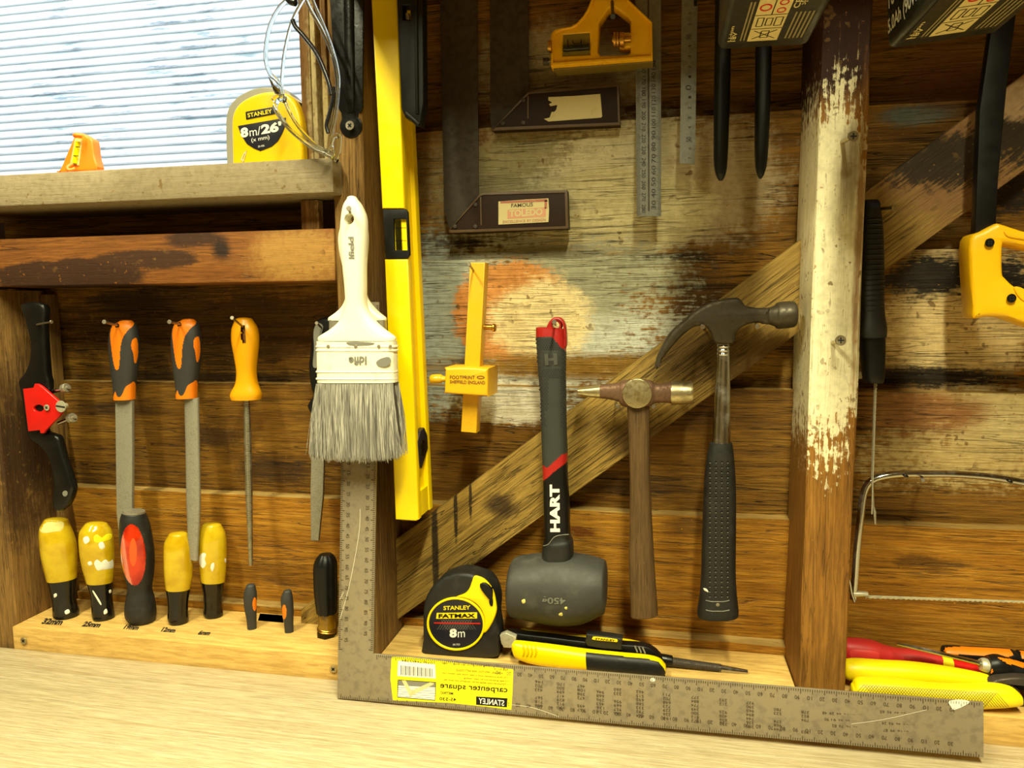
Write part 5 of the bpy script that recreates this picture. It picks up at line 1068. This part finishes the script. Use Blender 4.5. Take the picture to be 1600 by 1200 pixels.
# ------------------------------------------------------------------ middle ledge: tape, knife, punch
yt = -.070; pt = YP(yt)
t2 = thing('tape_measure', 'black and yellow tape measure with round badge reading 8m standing on the pine ledge', 'tape measure', W(718, 1028, -.06), 'tape measures')
bd = cat([(662, 1026), (660.5, 1000), (660, 975), (661, 950), (665, 934), (674, 919), (690, 905), (710, 897), (728, 896.5), (742, 900), (760, 907), (771, 922), (776.5, 944), (775, 965), (778, 985), (779.5, 1005), (779, 1020), (772, 1029), (720, 1029)], 3)
plate('case', pt, bd, .030, B_RUB, t2, .004)
plate('yellow_shell', pt, cat([(741, 900), (750, 901), (760, 907), (771, 922), (776, 944), (776, 956), (770, 972), (761, 986), (756, 987), (758, 970), (754, 955), (746, 944), (735, 937), (722, 933), (713, 932), (726, 927), (733, 920), (737, 910)], 3), .004, Y_PL, t2, .0015, .002)
ring = ell(713, 974, 45.5, 41.5, 48, .1)
plate('badge_ring', pt, [ring, ell(713, 974, 42, 38.2, 48, .1)], .003, Y_PL, t2, .0006, .0022); plate('badge', pt, ell(713, 974, 42.2, 38.4, 48, .1), .002, NAVY, t2, 0, .0012)
plate('lock_slider', pt, cat([(751, 911), (760, 909), (769, 918), (771, 926), (769, 937), (762, 930), (754, 920)], 2), .010, B_PL, t2, .001, .0048)
plate('lock_slot', pt, cat([(765, 937), (770, 931), (771, 944), (767, 945)], 3), .006, B_PL, t2, .0006, .003); plate('tape_hook', YP(yt+.012), [(775, 996), (780, 992), (781, 1026), (777, 1029)], .014, IRON, t2, .0006)
T2 = dict(lift=.0015)
text('STANLEY', (693.5, 952.5), (735.5, 951.5), (693.5, 946), pt, YPR, t2, bold=.025, **T2)
plate('name_band', pt, [(683, 957), (746, 956), (746, 965.5), (682, 966)], .0004, YPR, t2, 0, .0014); text('FATMAX', (686, 964.5), (743, 963.8), (686, 958.3), pt, B_PL, t2, lift=.0018, bold=.035)
bm = bmesh.new()
for k in range(13):
    for s in (1, -1):
        u0 = 690+k*4; a, b = pt.uv(u0, 967.5), pt.uv(u0+s*10, 983); 
        if 682 < u0+s*10 < 748: quad_strip(bm, pt, a, b, .0003, .0015)
fin('badge_lattice', bm, GRYPR, t2)['kind'] = 'stuff'
plate('red_line', pt, [(679, 971.5), (751, 972.3), (751, 974), (679, 973.2)], .0003, REDPR, t2, 0, .0019)
text('8', (703, 995.5), (714.5, 995), (703, 981.5), pt, WHT, t2, bold=.05, **T2); text('m', (716, 995), (727, 994.5), (716, 986), pt, WHT, t2, **T2); text('30-753', (708, 1007.5), (719, 1007.3), (708, 1004.8), pt, WHT, t2, **T2)
uk = thing('utility_knife', 'yellow and black utility knife with slider lying on the pine ledge', 'knife', W(915, 1040, -.06))
pk1, pk2, pk3 = YP(-.075), YP(-.062), YP(-.050)
plate('far_side', pk3, cat([(812, 990), (818, 984), (860, 988), (920, 995.5), (985, 1002), (1010, 1011), (1030, 1030), (1034, 1040), (1030, 1045), (920, 1030), (812, 1012)], 2), .006, Y_PL, uk, .0012)
plate('blade_channel', pk2, cat([(783, 993), (792, 988.5), (800, 988.5), (818, 991.5), (860, 996.5), (930, 1005), (990, 1009), (1015, 1013), (1033, 1028), (1036, 1040), (1020, 1044), (900, 1032), (800, 1014)], 2), .012, B_PL, uk, .0015)
plate('blade_holder', YP(-.069), [(781, 993), (790, 989), (806, 996), (806, 1013), (787, 1012), (783, 1005)], .008, SCRW, uk, .0006); plate('blade_tip', YP(-.064), [(777, 994), (793, 988), (800, 990), (796, 997), (782, 1001)], .003, STEEL, uk, .0003)
nr = loftbm(pk1, [(801, 1005, 801, 1018, .003), (806, 1002, 808, 1027, .0065), (830, 1004.5, 834, 1036, .008), (870, 1009.5, 874, 1041, .0085), (916, 1016, 918, 1044.5, .0088), (970, 1021.5, 970, 1049, .0088), (1010, 1025, 1010, 1053, .0085), (1030, 1030, 1030, 1054.5, .0075), (1039, 1038, 1038, 1053, .005)], n=48, e=3, sub=10, dome=(.001, .0015))
gb_ = carve_px(nr, [(914, 1021), (918, 1019.5), (970, 1025), (1010, 1029), (1030, 1035), (1037, 1044), (1045, 1060), (914, 1060), (917, 1040)], False); fin('near_side', nr, Y_PL, uk, 40); fin('black_grip', gb_, B_RUB, uk, 40)
for k in range(4): tube('grip_rib', [W(817+k*6.2, 1006+k*.7, -.0835), W(819+k*6.2, 1015+k*.6, -.0842), W(817+k*6.2, 1024+k*.5, -.0835)], .0007, Y_PL, uk, n=8)
plate('slider', YP(-.067), cat([(917, 994), (921, 991.5), (968, 998), (972, 1000), (971, 1014), (967, 1016), (918, 1010)], 2), .012, B_RUB, uk, .001); psl = YP(-.0672)
plate('slider_label', psl, cat([(926, 996.5), (930, 994.5), (960, 998), (965, 1000), (964, 1003), (958, 1002.5), (928, 999.5)], 3), .0005, YPR, uk, .0001, .0005); text('STANLEY', (930, 999), (961, 1002), (930.3, 996), psl, B_PL, uk, lift=.0007, bold=.02)
for k in range(3): tube('end_rib', [W(992+k*6, 1009+k*1.2, -.069), W(996+k*6, 1019+k*1.0, -.070)], .0009, GRYPR, uk, n=6)
npn = thing('nail_punch', 'knurled steel nail punch lying right of the utility knife', 'punch', W(1100, 1046, -.055)); pn = YP(-.052)
loft('head', pn, [(1030, 1021, 1029, 1039, .0055), (1049, 1024.5, 1048, 1041, .0055), (1051, 1026, 1050, 1040, .005)], IRON, npn, sub=2)
bm = bmesh.new(); R_ = []
for k in range(61):
    t = k/60; A_, B_ = W(1050+t*77, 1027.5+t*11, -.052), W(1049+t*77, 1041+t*9, -.052); r_ = 1+.06*(k % 2); R_.append(((A_+B_)/2, (B_-A_)/2*r_, Vector((0, -(B_-A_).length/2*r_, 0))))
ringsbm(R_, 18, bm=bm); fin('knurled_body', bm, STEELD, npn, 12)
loft('tip', pn, [(1126, 1038, 1125, 1050, .004), (1128, 1039, 1127, 1050.5, .0038), (1165, 1046, 1165, 1053.5, .0022), (1167, 1047, 1166.5, 1053.8, .0021)], CHROME, npn, sub=2)
# ------------------------------------------------------------------ cordless tool batteries hanging at the top
def battery(label, far, near_d, h, wpx, roll, nm, group):
    "box pack seen from below; far = two pixels of its far lower edge at depth y"
    (u0, v0), (u1, v1), yf = far; A = W(u0, v0, yf); B = W(u1, v1, yf); ex = (B-A); wd = ex.length; ex.normalize(); ey = Vector((0, -1, 0)).cross(ex).cross(ex); ey = Vector((0, -1, 0))
    up = Vector((0, 0, 1)); up = (up-ex*up.dot(ex)).normalized(); nd = Vector((0, -1, 0))
    t = thing('battery_pack', label, 'battery', A, group)
    bm = boxbm((0, 0, 0), (wd, near_d, h), .005, 3)
    def tf(x, y, z): return A+ex*x+nd*y+up*z
    for v in bm.verts: v.co = tf(*v.co)
    bmesh.ops.reverse_faces(bm, faces=bm.faces[:]); fin('case', bm, nm, t, 40)
    bm = boxbm((-.003, near_d*.12, h*.55), (wd+.003, near_d+.004, h*.8), .003, 2)
    for v in bm.verts: v.co = tf(*v.co)
    fin('side_rail', bm, B_PL, t, 40)
    bm = boxbm((wd*.2, near_d*.1, h), (wd*.8, near_d*.75, h+.05), .006, 2)
    for v in bm.verts: v.co = tf(*v.co)
    fin('tool_foot', bm, nm, t, 40)
    pl = PL(A, ex, nd); pl.n = -up; pl2 = PL(A, nd, up)
    pl2.n = -ex
    L = lambda x, y: (x*wd, y*near_d)
    R4 = lambda x0, x1, y0, y1: [L(x0, y0), L(x1, y0), L(x1, y1), L(x0, y1)]
    def rect(n, x0, x1, y0, y1, m, f): return plate(n, pl, R4(x0, x1, y0, y1), .0002, m, t, 0, f, px=False)
    LB = plastic('black battery label', (34, 32, 26), .5, .2); CRM = plastic('cream battery label', (224, 208, 150), .5, .15)
    lb = rect('label', .06, .9, .14, .82, LB, .0002)
    rect('symbol_panel', .2+.10, .62, .16, .80, CRM, .0004)
    bm = bmesh.new()
    for yy in (.37, .58): quad_strip(bm, pl, L(.30, yy), L(.62, yy), .0007, .0006)
    for xx, y0, y1 in ((.46, .58, .80),): quad_strip(bm, pl, L(xx, y0), L(xx, y1), .0007, .0006)
    quad_strip(bm, pl, L(.34, .2), L(.58, .34), .0007, .0006); quad_strip(bm, pl, L(.34, .34), L(.58, .2), .0007, .0006)
    for c, d in (((.34, .41), (.40, .54)), ((.43, .42), (.49, .53)), ((.52, .41), (.59, .54)), ((.42, .22), (.50, .33))):
        q = [L(c[0], c[1]), L(d[0], c[1]), L(d[0], d[1]), L(c[0], d[1])]
        for i in range(4): quad_strip(bm, pl, q[i], q[(i+1) % 4], .0007, .0006)
    fin('symbol_lines', bm, B_PL, t)['kind'] = 'stuff'
    for cx, cy in ((.38, .69), (.54, .64), (.54, .75)):
        rr = .045 if cx > .5 else .06; ring = [L(cx+rr*math.cos(a), cy+rr*.85*math.sin(a)) for a in (2*math.pi*i/20 for i in range(20))]; rin = [L(cx+rr*.72*math.cos(a), cy+rr*.6*math.sin(a)) for a in (2*math.pi*i/20 for i in range(20))]
        plate('prohibition_sign', pl, [ring, rin], .0002, REDPR, t, 0, .0006, px=False)
    bm = bmesh.new(); bars = plastic('small print', (150, 138, 100), .6, .2)
    for k in range(5): quad_strip(bm, pl, L(.70+k*.042, .18), L(.70+k*.042, .60), .0011, .0005)
    for k in range(2): quad_strip(bm, pl, L(.225+k*.035, .18), L(.225+k*.035, .78), .0011, .0005)
    fin('small_print', bm, bars, t)['kind'] = 'stuff'
    def tx(s, x, y0, y1, hh, m=CRM): text(s, L(x, y0), L(x, y1), L(x-hh, y0), pl, m, t, px=False, lift=.0006, bold=.02)
    tx('CE', .70, .66, .79, .06); text('*', L(.76, .70), L(.76, .79), L(.70, .70), pl, CRM, t, px=False, lift=.0006)
    tx('18V', .17, .18, .34, .05); tx('Li-ion', .12, .18, .44, .035)
    return t, pl2, wd
GRN = plastic('dark green black case', (26, 28, 20), .35, .35, (60, 58, 46), 90, .3)
battery('battery pack with worn dusty edges hanging left of the right stud', ((1121, 80), (1262, 72), -.190), .116, .07, 0, 0, GRN, 'battery packs at the top')
t_, p2_, wd = battery('battery pack with white side lettering hanging right of the right stud', ((1386, 79), (1556, 54), -.215), .116, .07, 0, 0, GRN, 'battery packs at the top')
for s_, z0, z1, y0, y1 in (('5.0Ah (90Wh)', .006, .018, .006, .075), ('Tool 18V', .024, .036, .006, .06)):
    text(s_, (y0, z0), (y1, z0), (y0, z1), p2_, WHT, t_, px=False, lift=.0006, bold=.02)
